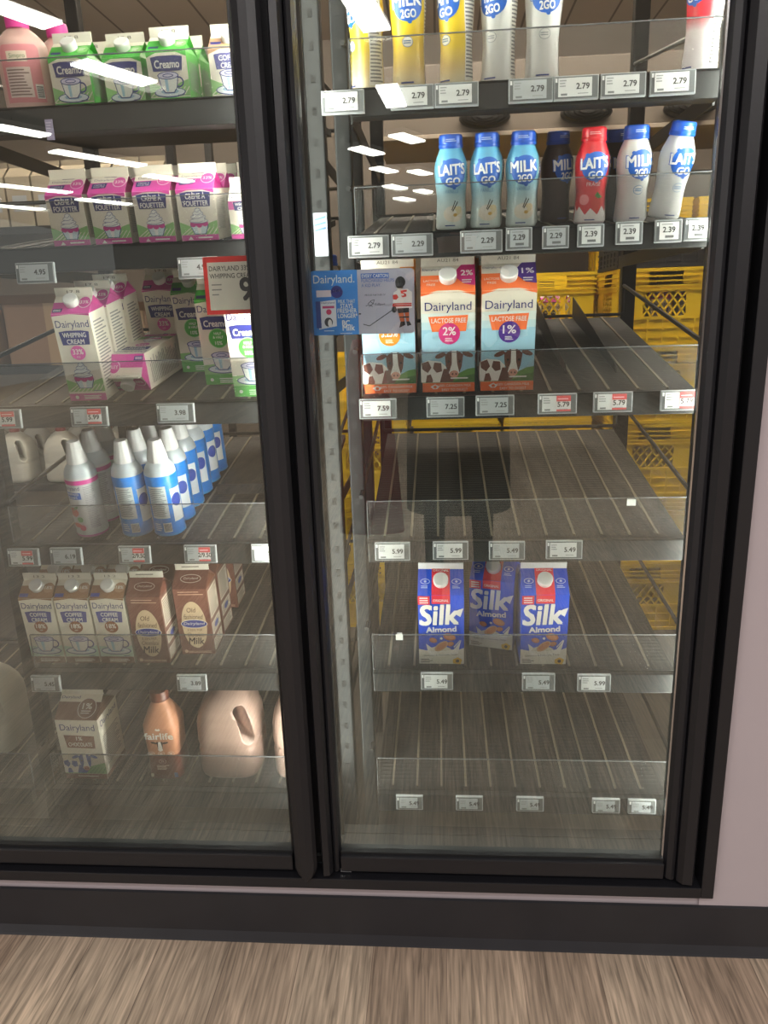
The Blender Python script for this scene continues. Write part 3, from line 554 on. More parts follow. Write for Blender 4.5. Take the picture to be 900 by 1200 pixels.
def fairlife():
    mb = MB(); H = .206; R = .0375; n = 40; lo = mat('#6b3026', .35, key='fairlife_lower_label'); up = mat('#c88c6c', .32, key='fairlife_upper_label')
    st = [(.93, 0, 4.5), (1, .012, 5), (.95, .25, 5), (.95, .30, 5), (.95, .305, 5), (.97, .42, 5), (1.02, .58, 4.6), (1.02, .64, 4.2), (.92, .70, 3.6), (.70, .80, 2.8), (.50, .87, 2.1), (.46, .89, 2), (.46, .91, 2)]
    zs = []
    for (a, z, e), (a1, z1, e1) in zip(st, st[1:]):
        for i in range(4): t = i / 4; zs.append((a + (a1 - a) * t, z + (z1 - z) * t, e + (e1 - e) * t))
    zs.append(st[-1]); rows = [superell(R * a, R * a, n, e, H * z) for a, z, e in zs]
    mb.grid(rows, up, True, True, mfun=lambda i: lo if zs[i][1] < .302 else up); mb.face(rows[0][::-1], lo); mb.face(rows[-1], up)
    P = Panel(mb, lambda u, v, o: (u, -R * 1.025 - o, v * .89), 1)
    P.txt('fairlife', 0, .128, .062, .018, WHITE, 3, .03); P.poly([(-.006, .146), (-.003, .150), (0, .147), (.003, .150), (.006, .146), (.003, .143), (-.003, .143)], WHITE, 3)
    P.poly([(-.007, .112), (.007, .112), (.006, .1), (.0045, .088), (-.0045, .088), (-.006, .1)], '#2c1c18', 3); P.poly([(-.0025, .112), (.0025, .112), (.005, .094), (-.005, .094)], WHITE, 4)
    P.ell(-.0125, .109, .007, .003, '#2c1c18', 3, 12, -.3); P.ell(.0125, .109, .007, .003, '#2c1c18', 3, 12, .3); P.ell(0, .09, .0055, .005, '#f2e8e2', 5, 12)
    for u in (-.022, 0, .022): P.ring(u, .078, .007, .006, .0008, WHITE, 3, 12); P.bars(u - .004, .075, u + .004, .081, 2, WHITE, 4)
    P.txt('2%', 0, .055, .008, .006, '#e0c8b8', 3); P.ring(0, .055, .008, .007, .0008, '#e0c8b8', 3, 12); P.bars(-.014, .03, .014, .045, 4, '#e0c8b8', 3); P.rect(.022, .008, .03, .022, '#3a6aa8', 3); P.rect(-.03, .01, -.024, .02, '#c9c0a8', 3)
    cb = MB(); cc = mat('#6e3a2c', .35, key='fairlife_cap')
    rows = [[(rr * math.cos(2 * PI * j / 40) * (1 + .02 * (j % 2)), rr * math.sin(2 * PI * j / 40) * (1 + .02 * (j % 2)), H * zz) for j in range(40)] for rr, zz in ((.0195, .895), (.0205, .90), (.0205, .925), (.0195, .93), (.0195, .985), (.018, 1.0))]
    cb.grid(rows, cc, True, True); cb.face(rows[-1], cc); cb.face(rows[0][::-1], cc)
    PROTO['fairlife'] = ('milk_bottle', [('bottle_body', mb.mesh('fairlife'), None), ('bottle_cap', cb.mesh('bc'), None)])
fairlife()
def pinkbottle():
    mb = MB(); H = .150; R = .043; pr = smoothprof([(R * .9, 0), (R, H * .04), (R, H * .3), (R, H * .58), (R * .93, H * .7), (R * .62, H * .8), (R * .42, H * .845), (R * .42, H * .86)]); b = mat('#dcb3ac', .35, key='pink_milky_plastic')
    mb.lathe(pr, b, 40, sy=.75); P = Panel(mb, lambda u, v, o: ((interp(pr, v) + o) * math.sin(u / interp(pr, v)), -(interp(pr, v) + o) * .75 * math.cos(u / interp(pr, v)), v), 1, .006)
    P.rect(-.034, .012, .036, .094, '#e08c96', 1); P.poly([(-.034, .094), (.036, .094), (.03, .1), (-.026, .1)], '#e08c96', 1); P.rect(-.026, .02, .016, .066, '#e6d2cc', 2); P.bars(-.024, .022, .014, .064, 9, '#8a7070', 3)
    P.rect(.02, .018, .034, .04, '#e6e0de', 2); [P.rect(.021, .02 + i * .003, .033, .0215 + i * .003, '#3c3c50', 3) for i in range(6)]; P.rect(-.02, .074, .014, .09, '#e8d8c8', 2); P.txt('Simpro', -.002, .082, .026, .009, '#4a7a50', 3)
    cb = MB(); cc = mat('#e0359b', .35, key='pink_cap'); rows = [[(rr * math.cos(2 * PI * j / 40) * (1 + .02 * (j % 2)), rr * math.sin(2 * PI * j / 40) * (1 + .02 * (j % 2)), H * zz) for j in range(40)] for rr, zz in ((.0185, .85), (.0185, .97), (.017, .995), (.015, 1.0))]
    cb.grid(rows, cc, True, True); cb.face(rows[-1], cc); cb.face(rows[0][::-1], cc)
    PROTO['pinkbottle'] = ('milk_bottle', [('bottle_body', mb.mesh('pinkb'), None), ('bottle_cap', cb.mesh('bc2'), None)])
pinkbottle()

def inst(key, label, cat, group=None):
    nm, parts = PROTO[key]; r = bpy.data.objects.new(nm, None); r.empty_display_size = .02; COL.objects.link(r); tag(r, label, cat, group)
    for pn, me, _ in parts: link(pn, me, r)
    return r

# ------------------------------------------------------------------ room shell
def sbox(name, x0, x1, y0, y1, z0, z1, m, c=0): b = MB(); b.box(x0, x1, y0, y1, z0, z1, m, c); return struct(b.build(name))
def floor_mat():
    m = bpy.data.materials.new('striated_wood_plank_vinyl'); m.use_nodes = True; nt = m.node_tree; N = nt.nodes.new; L = nt.links.new; b = nt.nodes['Principled BSDF']
    tc = N('ShaderNodeTexCoord'); mp = N('ShaderNodeMapping'); mp.inputs['Rotation'].default_value = (0, 0, rad(90)); L(tc.outputs['Object'], mp.inputs[0])
    br = N('ShaderNodeTexBrick'); br.inputs['Scale'].default_value = 1; br.inputs['Brick Width'].default_value = 1.2; br.inputs['Row Height'].default_value = .15; br.inputs['Mortar Size'].default_value = .0009; br.inputs['Mortar Smooth'].default_value = .2; br.offset = .37
    br.inputs['Color1'].default_value = lin('#a08b78'); br.inputs['Color2'].default_value = lin('#b8a590'); br.inputs['Mortar'].default_value = lin('#7d6b5d'); L(mp.outputs[0], br.inputs[0])
    m2 = N('ShaderNodeMapping'); m2.inputs['Scale'].default_value = (1, .05, 1); L(tc.outputs['Object'], m2.inputs[0])
    n1 = N('ShaderNodeTexNoise'); n1.inputs['Scale'].default_value = 12; n1.inputs['Detail'].default_value = 3; L(m2.outputs[0], n1.inputs['Vector'])
    n2 = N('ShaderNodeTexNoise'); n2.inputs['Scale'].default_value = 150; n2.inputs['Detail'].default_value = 4; n2.inputs['Distortion'].default_value = .6; L(m2.outputs[0], n2.inputs['Vector'])
    r1 = N('ShaderNodeMapRange'); r1.inputs[1].default_value = .3; r1.inputs[2].default_value = .7; r1.inputs[3].default_value = .74; r1.inputs[4].default_value = 1.2; L(n1.outputs[0], r1.inputs[0])
    r2 = N('ShaderNodeMapRange'); r2.inputs[1].default_value = .3; r2.inputs[2].default_value = .7; r2.inputs[3].default_value = .5; r2.inputs[4].default_value = 1.4; L(n2.outputs[0], r2.inputs[0])
    mm = N('ShaderNodeMath'); mm.operation = 'MULTIPLY'; L(r1.outputs[0], mm.inputs[0]); L(r2.outputs[0], mm.inputs[1])
    mx = N('ShaderNodeMixRGB'); mx.blend_type = 'MULTIPLY'; mx.inputs[0].default_value = 1; L(br.outputs[0], mx.inputs[1]); L(mm.outputs[0], mx.inputs[2]); L(mx.outputs[0], b.inputs['Base Color'])
    b.inputs['Roughness'].default_value = .5; bp = N('ShaderNodeBump'); bp.inputs['Strength'].default_value = .25; bp.inputs['Distance'].default_value = .001; L(n2.outputs[0], bp.inputs['Height']); L(bp.outputs[0], b.inputs['Normal'])
    return m
shop_wall = mat('#aca1a4', .55, var=.03, bump=.05, scale=8, key='pale_mauve_grey_wall')
base_m = mat('#222226', .45, var=.25, bump=.1, scale=14, key='black_vinyl_cove_base')
# shop side
sbox('floor', -9, 9, -20, -.0, -.06, 0, floor_mat())
sbox('ceiling', -9, 9, -20, -.0, 3.35, 3.4, mat('#8e8884', .8, var=.04, scale=3, key='shop_ceiling_tile'))
sbox('wall_back', -9, 9, -20.1, -20, 0, 3.35, mat('#9a9592', .7, var=.2, scale=2, key='far_shop_wall'))
sbox('wall_right', .50, 3.0, -.005, .09, .0, 2.3, shop_wall)
sbox('wall_lower', -3.0, .50, .0, .09, 0, .150, shop_wall); sbox('trim_2', -3.0, .47, .095, .12, 0, .185, black_gasket)
sbox('wall_upper', -3.0, 3.0, .0, .09, 2.3, 3.35, shop_wall)
bb = MB(); bb.extrude([(-.005, .112), (-.010, .110), (-.011, .02), (-.018, .004), (-.020, 0), (-.005, 0)], 'x', -3, 3, base_m); struct(bb.build('baseboard_front'))
# cooler room behind the shelves
def ceil_mat():
    m = bpy.data.materials.new('ribbed_cooler_panel'); m.use_nodes = True; nt = m.node_tree; b = nt.nodes['Principled BSDF']; tc = nt.nodes.new('ShaderNodeTexCoord'); br = nt.nodes.new('ShaderNodeTexBrick')
    br.offset = 0; br.inputs['Scale'].default_value = 1; br.inputs['Brick Width'].default_value = .22; br.inputs['Row Height'].default_value = 9; br.inputs['Mortar Size'].default_value = .006
    br.inputs['Color1'].default_value = lin('#c4b6a8'); br.inputs['Color2'].default_value = lin('#bfb1a3'); br.inputs['Mortar'].default_value = lin('#7c7067')
    nt.links.new(tc.outputs['Object'], br.inputs[0]); nt.links.new(br.outputs[0], b.inputs['Base Color']); b.inputs['Roughness'].default_value = .6; return m
cool_wall = mat('#7c736a', .6, var=.05, scale=4, key='beige_cooler_wall')
sbox('floor_cooler', -3.2, 2.6, .09, 3.2, -.06, 0, mat('#4a4845', .6, var=.15, scale=5, key='grey_cooler_floor'))
sbox('ceiling_cooler', -3.2, 2.6, .09, 3.2, 2.64, 2.7, ceil_mat())
sbox('wall_cooler_rear', -3.2, 2.6, 3.1, 3.2, 0, 2.64, cool_wall)
sbox('wall_cooler_left', -3.3, -3.2, .0, 3.2, 0, 2.7, cool_wall)
sbox('wall_cooler_right', 2.5, 2.6, .09, 3.1, 0, 2.64, cool_wall)

# ------------------------------------------------------------------ door frames and doors
ZB, ZT = .142, 2.25
fr = MB()
fr.box(.496, .520, -.022, .10, ZB, ZT + .03, black_metal, .002); fr.box(-1.9, .496, -.022, .10, ZB, .166, black_metal, .002); fr.box(-1.9, .496, -.02, .10, ZT, ZT + .04, black_metal)
fr.box(-.29, -.235, .035, .10, .166, ZT, black_metal); fr.box(-1.07, -1.015, .035, .10, .166, ZT, black_metal); fr.box(.47, .496, .02, .036, .166, ZT, black_gasket); fr.box(-1.9, .47, .025, .10, .166, .182, black_gasket)
fr.box(-.212, -.19, -.006, .0, .170, .178, chrome); struct(fr.build('trim_1'))
def stile(mb, x0, x1, z0, z1, flip):                # moulded upright: inner rounded bead, then a raised outer bar
    w = x1 - x0; pts = [(0, .02), (0, .0), (.10, -.010), (.26, -.015), (.38, -.012), (.42, -.006), (.44, -.016), (.60, -.026), (.92, -.028), (1, -.022), (1, .02)]
    P = [((x0 + a * w) if not flip else (x1 - a * w), y) for a, y in pts]
    if flip: P = P[::-1]
    mb.extrude(P, 'z', z0, z1, black_metal)
def door(name, xl, xr, handle_side):
    r = bpy.data.objects.new(name, None); COL.objects.link(r); struct(r); r.location = ((xl + xr) / 2, 0, .17); cxx = r.location.x
    f = MB(); z0, z1 = .178, ZT - .01
    gl, gr = xl + .036, xr - .054
    if handle_side == 'r': gl, gr = xl + .036, xr - .036
    stile(f, gr, xr, z0, z1, False); stile(f, xl, gl, z0, z1, True)
    f.box(gl, gr, -.014, .02, z0, .213, black_metal, .003); f.box(gl, gr, -.014, .02, z1 - .04, z1, black_metal, .003)
    f.box(gl, gr, -.006, .018, .213, .219, dark_plastic)
    f.v = [(x - cxx, y, z - .17) for x, y, z in f.v]; f.build('door_frame', r)
    g = MB(); g.face([(gl, .006, .205), (gr, .006, .205), (gr, .006, z1 - .03), (gl, .006, z1 - .03)], glass); g.v = [(x - cxx, y, z) for x, y, z in g.v]
    gg = g.build('glass_pane', r, False); gg.location = (0, 0, -.17)
    e = MB(); e.box(gr - .003 - cxx, gr - cxx, -.001, .003, .21 - .17, z1 - .04 - .17, chrome if handle_side == 'l' else dark_plastic); e.build('glazing_bead', r)
    return r
d2 = door('door_2', -.246, .479, 'l')
d1 = door('door_1', -1.03, -.272, 'r')
hb = MB()                                            # full-length pull with a rounded foot, on the left door
hx0, hx1 = -.300, -.256
rows = []
for k in range(0, 9):
    t = k / 8; z = .172 + .035 * (1 - math.cos(t * PI / 2)); w = (hx1 - hx0) / 2 * math.sin(t * PI / 2) + .0005
    c = (hx0 + hx1) / 2
    rows.append([(c + w * x, y, z) for x, y, z_ in ((-1, -.022, 0), (-.9, -.031, 0), (-.4, -.038, 0), (.2, -.040, 0), (.75, -.036, 0), (1, -.028, 0), (.9, -.024, 0), (.2, -.022, 0))])
rows.append([(p[0], p[1], ZT - .02) for p in rows[-1]])
rows = [[(x + .651, y, z - .17) for x, y, z in r] for r in rows]
hb.grid(rows, black_metal, False, True); hb.face(rows[0][::-1], black_metal); hb.face(rows[-1], black_metal)
hb.build('door_handle', d1)
# LED strips on the inner faces of the mullions
ledm = mat('#fbfff4', .4, emit=78, key='led_strip_light')
for i, (x, s) in enumerate(((-.236, 1), (-.29, -1), (.494, -1), (-1.03, 1))):
    b = MB(); b.box(x, x + s * .010, .040, .060, .25, 2.15, ledm); lo = b.build('led_strip')
    h_ = MB(); h_.box(x - s * .006 if s > 0 else x, x if s > 0 else x + .006, .036, .064, .23, 2.17, dark_plastic); h_.box(min(x - s * .006, x + s * .03), max(x - s * .006, x + s * .03), .031, .0355, .23, 2.17, dark_plastic); h_.build('housing_shield', lo)  # wide front plate added as a shield, keeps strip light off the glass
    tag(lo, ['vertical white lamp strip beside centre mullion, lighting the right door shelves', 'vertical white lamp strip beside centre mullion, lighting the left door shelves', 'vertical white lamp strip at right edge of right door', 'vertical white lamp strip at far left edge of left door'][i], 'light')

# ------------------------------------------------------------------ shelves
RAIL = [1.604, 1.379, 1.099, .824, .548, .266]; SL = [rad(7), rad(9), rad(11), rad(10), rad(6.5), rad(4.5)]
LIPH = .094; YF = .115; YB = .72
def base(i): return RAIL[i] + .021
deckm = mat('#0f0f10', .6, var=.15, bump=.3, scale=60, key='dark_roller_mat'); ribm = mat('#7a6f5c', .4, key='clear_glide_track')
ORD = ['top', 'second', 'third', 'fourth', 'fifth', 'bottom']
def shelf(i, bx0, bx1, side, lip=True, fins=()):
    t = math.tan(rad(10.5) if (i == 0 and side == 'right') else SL[i]); z0 = base(i); r = bpy.data.objects.new('gravity_feed_shelf', None); r.location = ((bx0 + bx1) / 2, YF, z0 - .02); COL.objects.link(r)
    tag(r, '%s black sloping display shelf behind the %s glass door' % (ORD[i], side), 'shelf', None)
    ox, oy, oz = r.location
    def sh(mb): mb.v = [(x - ox, y - oy, z - oz) for x, y, z in mb.v]; return mb
    zz = lambda y: z0 + (y - .12) * t
    d = MB(); n = 24
    d.extrude([(YF - .006, zz(YF - .006) - .002), (YB, zz(YB) - .002), (YB, zz(YB) - .016), (YF - .006, zz(YF - .006) - .016)], 'x', bx0, bx1, deckm)
    k = 0; x = bx0 + .03
    while x < bx1 - .01:                             # glide tracks
        d.extrude([(YF + .005, zz(YF + .005) - .003), (YB - .005, zz(YB) - .003), (YB - .005, zz(YB) + .0), (YF + .005, zz(YF + .005) + .0)], 'x', x - .0022, x + .0022, ribm)
        x += .052
    y = YF + .02
    while y < YB - .02:                              # rollers across the mat
        d.extrude([(y, zz(y) - .0022), (y + .005, zz(y + .005) - .0014), (y + .010, zz(y + .010) - .0022)], 'x', bx0 + .004, bx1 - .004, deckm); y += .0125
    sh(d).build('deck', r)
    f = MB(); f.box(bx0, bx1, .092, YF - .006, RAIL[i] - .024, RAIL[i] + .017, dark_plastic, .002); f.box(bx0, bx1, .098, YF + .02, RAIL[i] - .022, RAIL[i] - .018, dark_plastic)
    f.box(bx0, bx1, .089, .092, RAIL[i] + .0165, RAIL[i] + .018, steel_dark); sh(f).build('ticket_rail', r)
    l = MB(); top = RAIL[i] + LIPH; y0 = .106
    l.face([(bx0, y0, RAIL[i] + .018), (bx1, y0, RAIL[i] + .018), (bx1, y0, top), (bx0, y0, top)], acrylic)
    l.box(bx0, bx1, y0 - .001, y0 + .0015, top, top + .0016, acr_edge); l.box(bx0 - .0015, bx0, y0 - .001, y0 + .0015, RAIL[i] + .02, top, acr_edge); l.box(bx1, bx1 + .0015, y0 - .001, y0 + .0015, RAIL[i] + .02, top, acr_edge)
    l.face([(bx0 + .001, y0, RAIL[i] + .03), (bx0 + .001, y0 + .03, RAIL[i] + .03), (bx0 + .001, y0 + .015, top), (bx0 + .001, y0, top)], acrylic)
    sh(l).build('clear_lip', r, False)
    g = MB(); zf = zz(.13) + .075; zb = zz(YB + .02)
    g.tube([(bx1 + .014, .13, zf), (bx1 + .014, YB + .02, zb + .07), (bx1 + .014, YB + .022, zb + .064), (bx1 + .014, YB + .022, zb + .006), (bx1 + .008, YB + .022, zb), (bx0 - .008, YB + .022, zb), (bx0 - .014, YB + .022, zb + .006), (bx0 - .014, YB + .022, zb + .064), (bx0 - .014, YB + .02, zb + .07), (bx0 - .014, .13, zf)], .0045, dark_plastic, 6)
    sh(g).build('wire_guard', r)
    a = MB()
    for x in (bx0 - .006, bx1 + .002):
        a = MB(); a.box(x, x + .004, .14, .76, z0 - .045, z0 - .018, dark_plastic); sh(a).build('side_arm', r)
    for fx in fins:
        q = MB(); q.extrude([(YF + .1, zz(YF + .1) + .001), (YB, zz(YB) + .001), (YB, zz(YB) + .05), (YF + .12, zz(YF + .1) + .022)], 'x', fx - .0012, fx + .0012, dark_plastic); sh(q).build('divider', r)
    return r
RB = (-.14, .455); LB = (-.855, -.255)
for i in range(6):
    shelf(i, RB[0], RB[1], 'right', fins=(.245, .34) if i == 2 else ())
    shelf(i, LB[0], LB[1], 'left')
for i in (5,):
    shelf(i, -1.55, -.905, 'far left')
# uprights
def post(x, y, w, d, label, z1=2.4):
    b = MB(); b.box(x - w / 2, x + w / 2, y - d / 2, y + d / 2, 0, z1, steel_dark, .003)
    z = .2
    while z < z1 - .1: b.box(x - .004, x + .004, y - d / 2 - .0006, y - d / 2, z, z + .014, black_gasket); z += .05
    return tag(b.build('shelf_upright'), label, 'post', 'steel uprights of the shelving')
post(-.210, .17, .032, .03, 'left one of two front steel uprights beside centre mullion'); post(-.163, .17, .028, .03, 'right one of two front steel uprights beside centre mullion')
post(-.205, .80, .032, .03, 'left one of two rear steel uprights behind centre mullion'); post(-.15, .80, .032, .03, 'right one of two rear steel uprights behind centre mullion')
post(.492, .80, .036, .03, 'rear steel upright at right, in front of yellow crates'); post(.492, .17, .03, .03, 'front steel upright at right edge behind door frame')
post(-.90, .17, .032, .03, 'front steel upright at far left beyond cream shelves'); post(-.90, .80, .032, .03, 'rear steel upright at far left beyond cream shelves')

# ------------------------------------------------------------------ products on the shelves
def put(key, i, px, py, row, label, cat, group=None, yaw=0, depth=.071, pitch=None, skew=True):
    y = .125 + row * (pitch or depth + .005); X = at(px, py, y).x
    o = inst(key, label, cat, group); s = SL[i]; yc = y + depth / 2 * math.cos(s)
    o.location = (X, yc, base(i) + (yc - .12) * math.tan(s) + .0006); o.rotation_mode = 'ZYX'; o.rotation_euler = (s, 0, rad(yaw + random.uniform(-1.2, 1.2))); return o
def putX(key, i, X, row, label, cat, group=None, yaw=0, depth=.071, pitch=None):
    y = .125 + row * (pitch or depth + .005)
    o = inst(key, label, cat, group); s = SL[i]; yc = y + depth / 2 * math.cos(s)
    o.location = (X, yc, base(i) + (yc - .12) * math.tan(s) + .0006); o.rotation_mode = 'ZYX'; o.rotation_euler = (s, 0, rad(yaw + random.uniform(-1.5, 1.5))); return o
BT, CT, CN = 'bottle', 'milk carton', 'can'
# top shelf, right door
G = 'tall milk drink bottles on the top right shelf'
put('m2g_banana_lait', 0, 430, 95, 0, 'tall yellow milk bottle, leftmost on the top right shelf, behind lamp glare', BT, G, -62, .06)
put('m2g_banana', 0, 479, 95, 0, 'tall yellow milk bottle with blue MILK 2GO circle facing forward', BT, G, 0, .06)
put('m2g_banana_lait', 0, 535, 92, 0, 'tall yellow milk bottle turned to show its ingredients panel', BT, G, -42, .06)
put('m2g_white_tall', 0, 585, 88, 0, 'tall white milk bottle with blue circle turned left', BT, G, -30, .06)
put('m2g_white_tall', 0, 637, 86, 0, 'tall white milk bottle, rightmost of the group, blue circle facing forward', BT, G, 0, .06)
put('m2g_red_tall', 0, 826, 76, 0, 'tall red and white milk bottle at far right edge of top shelf', BT, G, -60, .06)
# second shelf, right door
G = 'small milk drink bottles on the second right shelf'
for k, (key, px, lab, yaw) in enumerate((('m2g_vanilla_lait', 529, "light blue LAIT'S GO vanilla bottle, leftmost of three blue ones", 3), ('m2g_vanilla_lait', 570, "light blue LAIT'S GO vanilla bottle, middle of three blue ones", 0), ('m2g_vanilla_milk', 612, 'light blue MILK 2GO vanilla bottle, rightmost of three blue ones', 0), ('m2g_red', 693, "red LAIT'S GO strawberry bottle with red cap", 0), ('m2g_white_milk', 741, 'white MILK 2GO bottle just right of the red bottle', 12))):
    put(key, 1, px, 262, 0, lab, BT, G, yaw, .053)
    if k in (1, 2, 3, 4): put(key if k != 3 else 'm2g_dark', 1, px + 2, 262, 1, ['', 'light blue bottle standing behind the middle blue vanilla bottle', 'light blue bottle standing behind the rightmost blue vanilla bottle', 'dark bottle standing behind the red strawberry bottle', 'white bottle standing directly behind the white MILK 2GO bottle'][k], BT, G, 20, .053)
put('m2g_dark', 1, 652, 262, 1.4, 'dark chocolate milk bottle standing back between blue and red bottles', BT, G, 30, .053)
put('m2g_dark', 1, 720, 262, 2.2, 'dark bottle farther back between red and white bottles', BT, G, 30, .053)
o = put('m2g_white_lait', 1, 784, 258, .1, "white LAIT'S GO bottle tipped forward showing its white cap top", BT, G, 8, .053); o.rotation_euler = (SL[1] + rad(6), rad(6), rad(14)); o.location.z += .006; o.location.y += .012
# third shelf, right door
G = 'orange lactose free milk cartons'
for px, key, lab in ((458, 'lactose3', 'orange lactose free carton partly hidden behind the hockey card'), (526, 'lactose2', 'orange lactose free carton with magenta 2% circle, front of its column'), (594, 'lactose1', 'orange lactose free carton with purple 1% circle, front of its column')):
    o = put(key, 2, px, 460, 0, lab, CT, G, 0, .095)
    for rr in (1, 2): putX(key, 2, o.location.x + random.uniform(-.003, .003), rr, lab.split(',')[0].replace('carton', 'carton in row %s' % ('two' if rr == 1 else 'three')) + ', behind others', CT, G, 0, .095)
# fifth shelf, right door
G = 'blue almond milk cartons'
put('silk', 4, 518, 779, 0, 'blue Silk Almond carton, left one in the front', CT, G, 0, .091)
put('silk', 4, 636, 779, 0, 'blue Silk Almond carton, right one in the front', CT, G, 1, .091)
put('silk', 4, 581, 762, .62, 'blue Silk Almond carton set back and turned between the two front ones', CT, G, -13, .091)
# top shelf, left door
G = 'small cream cartons on the top left shelf'
for px, r, key, lab in ((86, 0, 'creamo_small', 'green topped Creamo carton, leftmost of three'), (148, .35, 'creamo_small', 'green topped Creamo carton, middle of three, behind lamp glare'), (200, 0, 'creamo_small', 'green topped Creamo carton, rightmost of three'), (272, .1, 'coffee_small', 'brown topped small Coffee Cream carton beside centre mullion')):
    o = put(key, 0, px, 108, r, lab, CT, G)
    putX(key, 0, o.location.x, r + 1.05, lab.replace('carton', 'carton in second row').split(', behind')[0] + ', standing behind', CT, G)
o = put('pinkbottle', 0, 26, 116, 0, 'pink milky plastic bottle with bright pink cap, far left of top shelf', BT, None, 12, .07)
putX('pinkbottle', 0, o.location.x + .03, 1.15, 'second pink bottle, only its cap showing behind the front pink bottle', BT, None, 0, .07)
# second shelf, left door
G = 'small whipping cream cartons on the second left shelf'
for k, px in enumerate((87, 136, 187, 237)):
    w = ['leftmost', 'second', 'third', 'rightmost'][k]
    o = put('creme', 1, px, 298, 0, 'small pink Crème à Fouetter carton, %s of four in front' % w, CT, G, 0, .068)
    for rr in (1, 2): putX('creme', 1, o.location.x, rr, 'small pink cream carton, %s column, row %s behind' % (w, 'two' if rr == 1 else 'three'), CT, G, 0, .068)
put('whipsmall', 1, 291, 292, 0, 'smallest whipping cream carton, half hidden by centre mullion', CT, G, 0, .056)
putX('creme', 1, -.338, 1.2, 'small pink cream carton behind the smallest whipping cream carton', CT, G, 0, .068)
# third shelf, left door
G = 'one litre cream cartons on the third left shelf'
o = put('whip', 2, 104, 466, 0, 'white and pink Whipping Cream carton, front left of third shelf', CT, G, 0)
putX('whip', 2, o.location.x + .002, 1, 'Whipping Cream carton directly behind the front left one', CT, G); putX('whip', 2, o.location.x + .004, 2.05, 'Whipping Cream carton, third in the left column', CT, G)
put('whip', 2, 200, 420, 3.0, 'Whipping Cream carton standing far back behind the fallen one', CT, G)
put('creamo', 2, 233, 425, 2.4, 'Creamo Half and Half carton, farthest back of three', CT, G)
put('creamo', 2, 262, 440, 1.1, 'Creamo Half and Half carton, middle of three', CT, G)
put('creamo', 2, 297, 460, .0, 'Creamo Half and Half carton in front, beside centre mullion', CT, G)
o = inst('whip', 'Whipping Cream carton lying on its back with cap towards the door', CT, G)
s = SL[2]; yb = .375; o.rotation_mode = 'ZYX'; o.rotation_euler = (rad(90) + s, 0, 0)
X = at(160, 440, .2).x; o.rotation_mode = 'QUATERNION'
o.rotation_quaternion = (Matrix.Rotation(rad(-5), 3, 'Z') @ Matrix.Rotation(rad(90) + s, 3, 'X')).to_quaternion()
# lying: its own up axis points to the door, printed face up
o.location = (X + .013, .335, base(2) + (.335 - .12) * math.tan(s) + .0365 / math.cos(s) + .001)
# fourth shelf, left door
G = 'whipped cream cans on the fourth left shelf'
def can_col(key, px, n, nm, dx=.0):
    o = put(key, 3, px, 628, 0, '%s whipped cream can, front of its column' % nm, CN, G, 0, .063)
    for r in range(1, n): putX(key, 3, o.location.x + dx * r, r, '%s whipped cream can, number %s from the front' % (nm, ['', 'two', 'three', 'four', 'five', 'six'][r]), CN, G, random.uniform(-30, 30), .063, .066)
can_col('can_pink', 102, 3, 'white and pink'); can_col('can_blue', 156, 4, 'left column blue'); can_col('can_blue', 194, 6, 'right column blue')
tb = MB(); s = SL[3]; y0, y1 = .33, .66; zf = lambda y: base(3) + (y - .12) * math.tan(s) + .001
tb.extrude([(y0, zf(y0)), (y1, zf(y1)), (y1, zf(y1) + .006), (y0, zf(y0) + .012)], 'x', -.50, -.28, mat('#131316', .45, key='black_tray'))
tb.extrude([(y0, zf(y0) + .012), (y0 + .006, zf(y0) + .012), (y0 + .006, zf(y0) + .022), (y0, zf(y0) + .022)], 'x', -.50, -.28, mat('#131316', .45, key='black_tray'))
tag(tb.build('plastic_tray'), 'black flat plastic tray lying on fourth left shelf beside the blue cans', 'tray')
# fifth shelf, left door
G = 'cartons on the fifth left shelf'
for k, px in enumerate((59, 99, 140)):
    w = ['leftmost', 'middle', 'rightmost'][k]
    o = put('coffee', 4, px, 779, 0, 'Coffee Cream 18%% carton, %s of three in front' % w, CT, G, 0, .0715)
    putX('coffee', 4, o.location.x, 1, 'Coffee Cream carton behind the %s front one' % w, CT, G, 0, .0715)
o = put('oldfashioned', 4, 181, 779, 0, 'brown Old Fashioned chocolate milk carton in front row', CT, G)
putX('oldfashioned', 4, o.location.x + .003, 1, 'brown Old Fashioned carton right behind the front row one', CT, G)
o = put('oldfashioned', 4, 233, 768, .45, 'brown Old Fashioned chocolate milk carton, rightmost and set back', CT, G)
putX('oldfashioned', 4, o.location.x, 1.5, 'brown Old Fashioned carton behind the rightmost one', CT, G); putX('oldfashioned', 4, o.location.x, 3.1, 'brown Old Fashioned carton farthest back in right column', CT, G)
# bottom shelf, left door
put('choc2l', 5, 103, 912, 0, 'large 1% Chocolate milk carton with blue cow, bottom left shelf', CT, None, 0, .095)
put('fairlife', 5, 194, 914, 0, 'orange brown fairlife bottle with dark lower label', BT, None, 2, .075)
put('jug_choc', 5, 268, 912, 0, 'pinkish brown chocolate milk jug with moulded handle', 'jug', 'chocolate milk jugs', 0, .132)
put('jug_choc', 5, 356, 912, 0, 'pinkish brown chocolate milk jug half hidden by centre mullion', 'jug', 'chocolate milk jugs', 0, .132)
put('jug_white', 5, -14, 905, .5, 'white milk jug at far left edge on the neighbouring bottom shelf', 'jug', None, 0, .132)
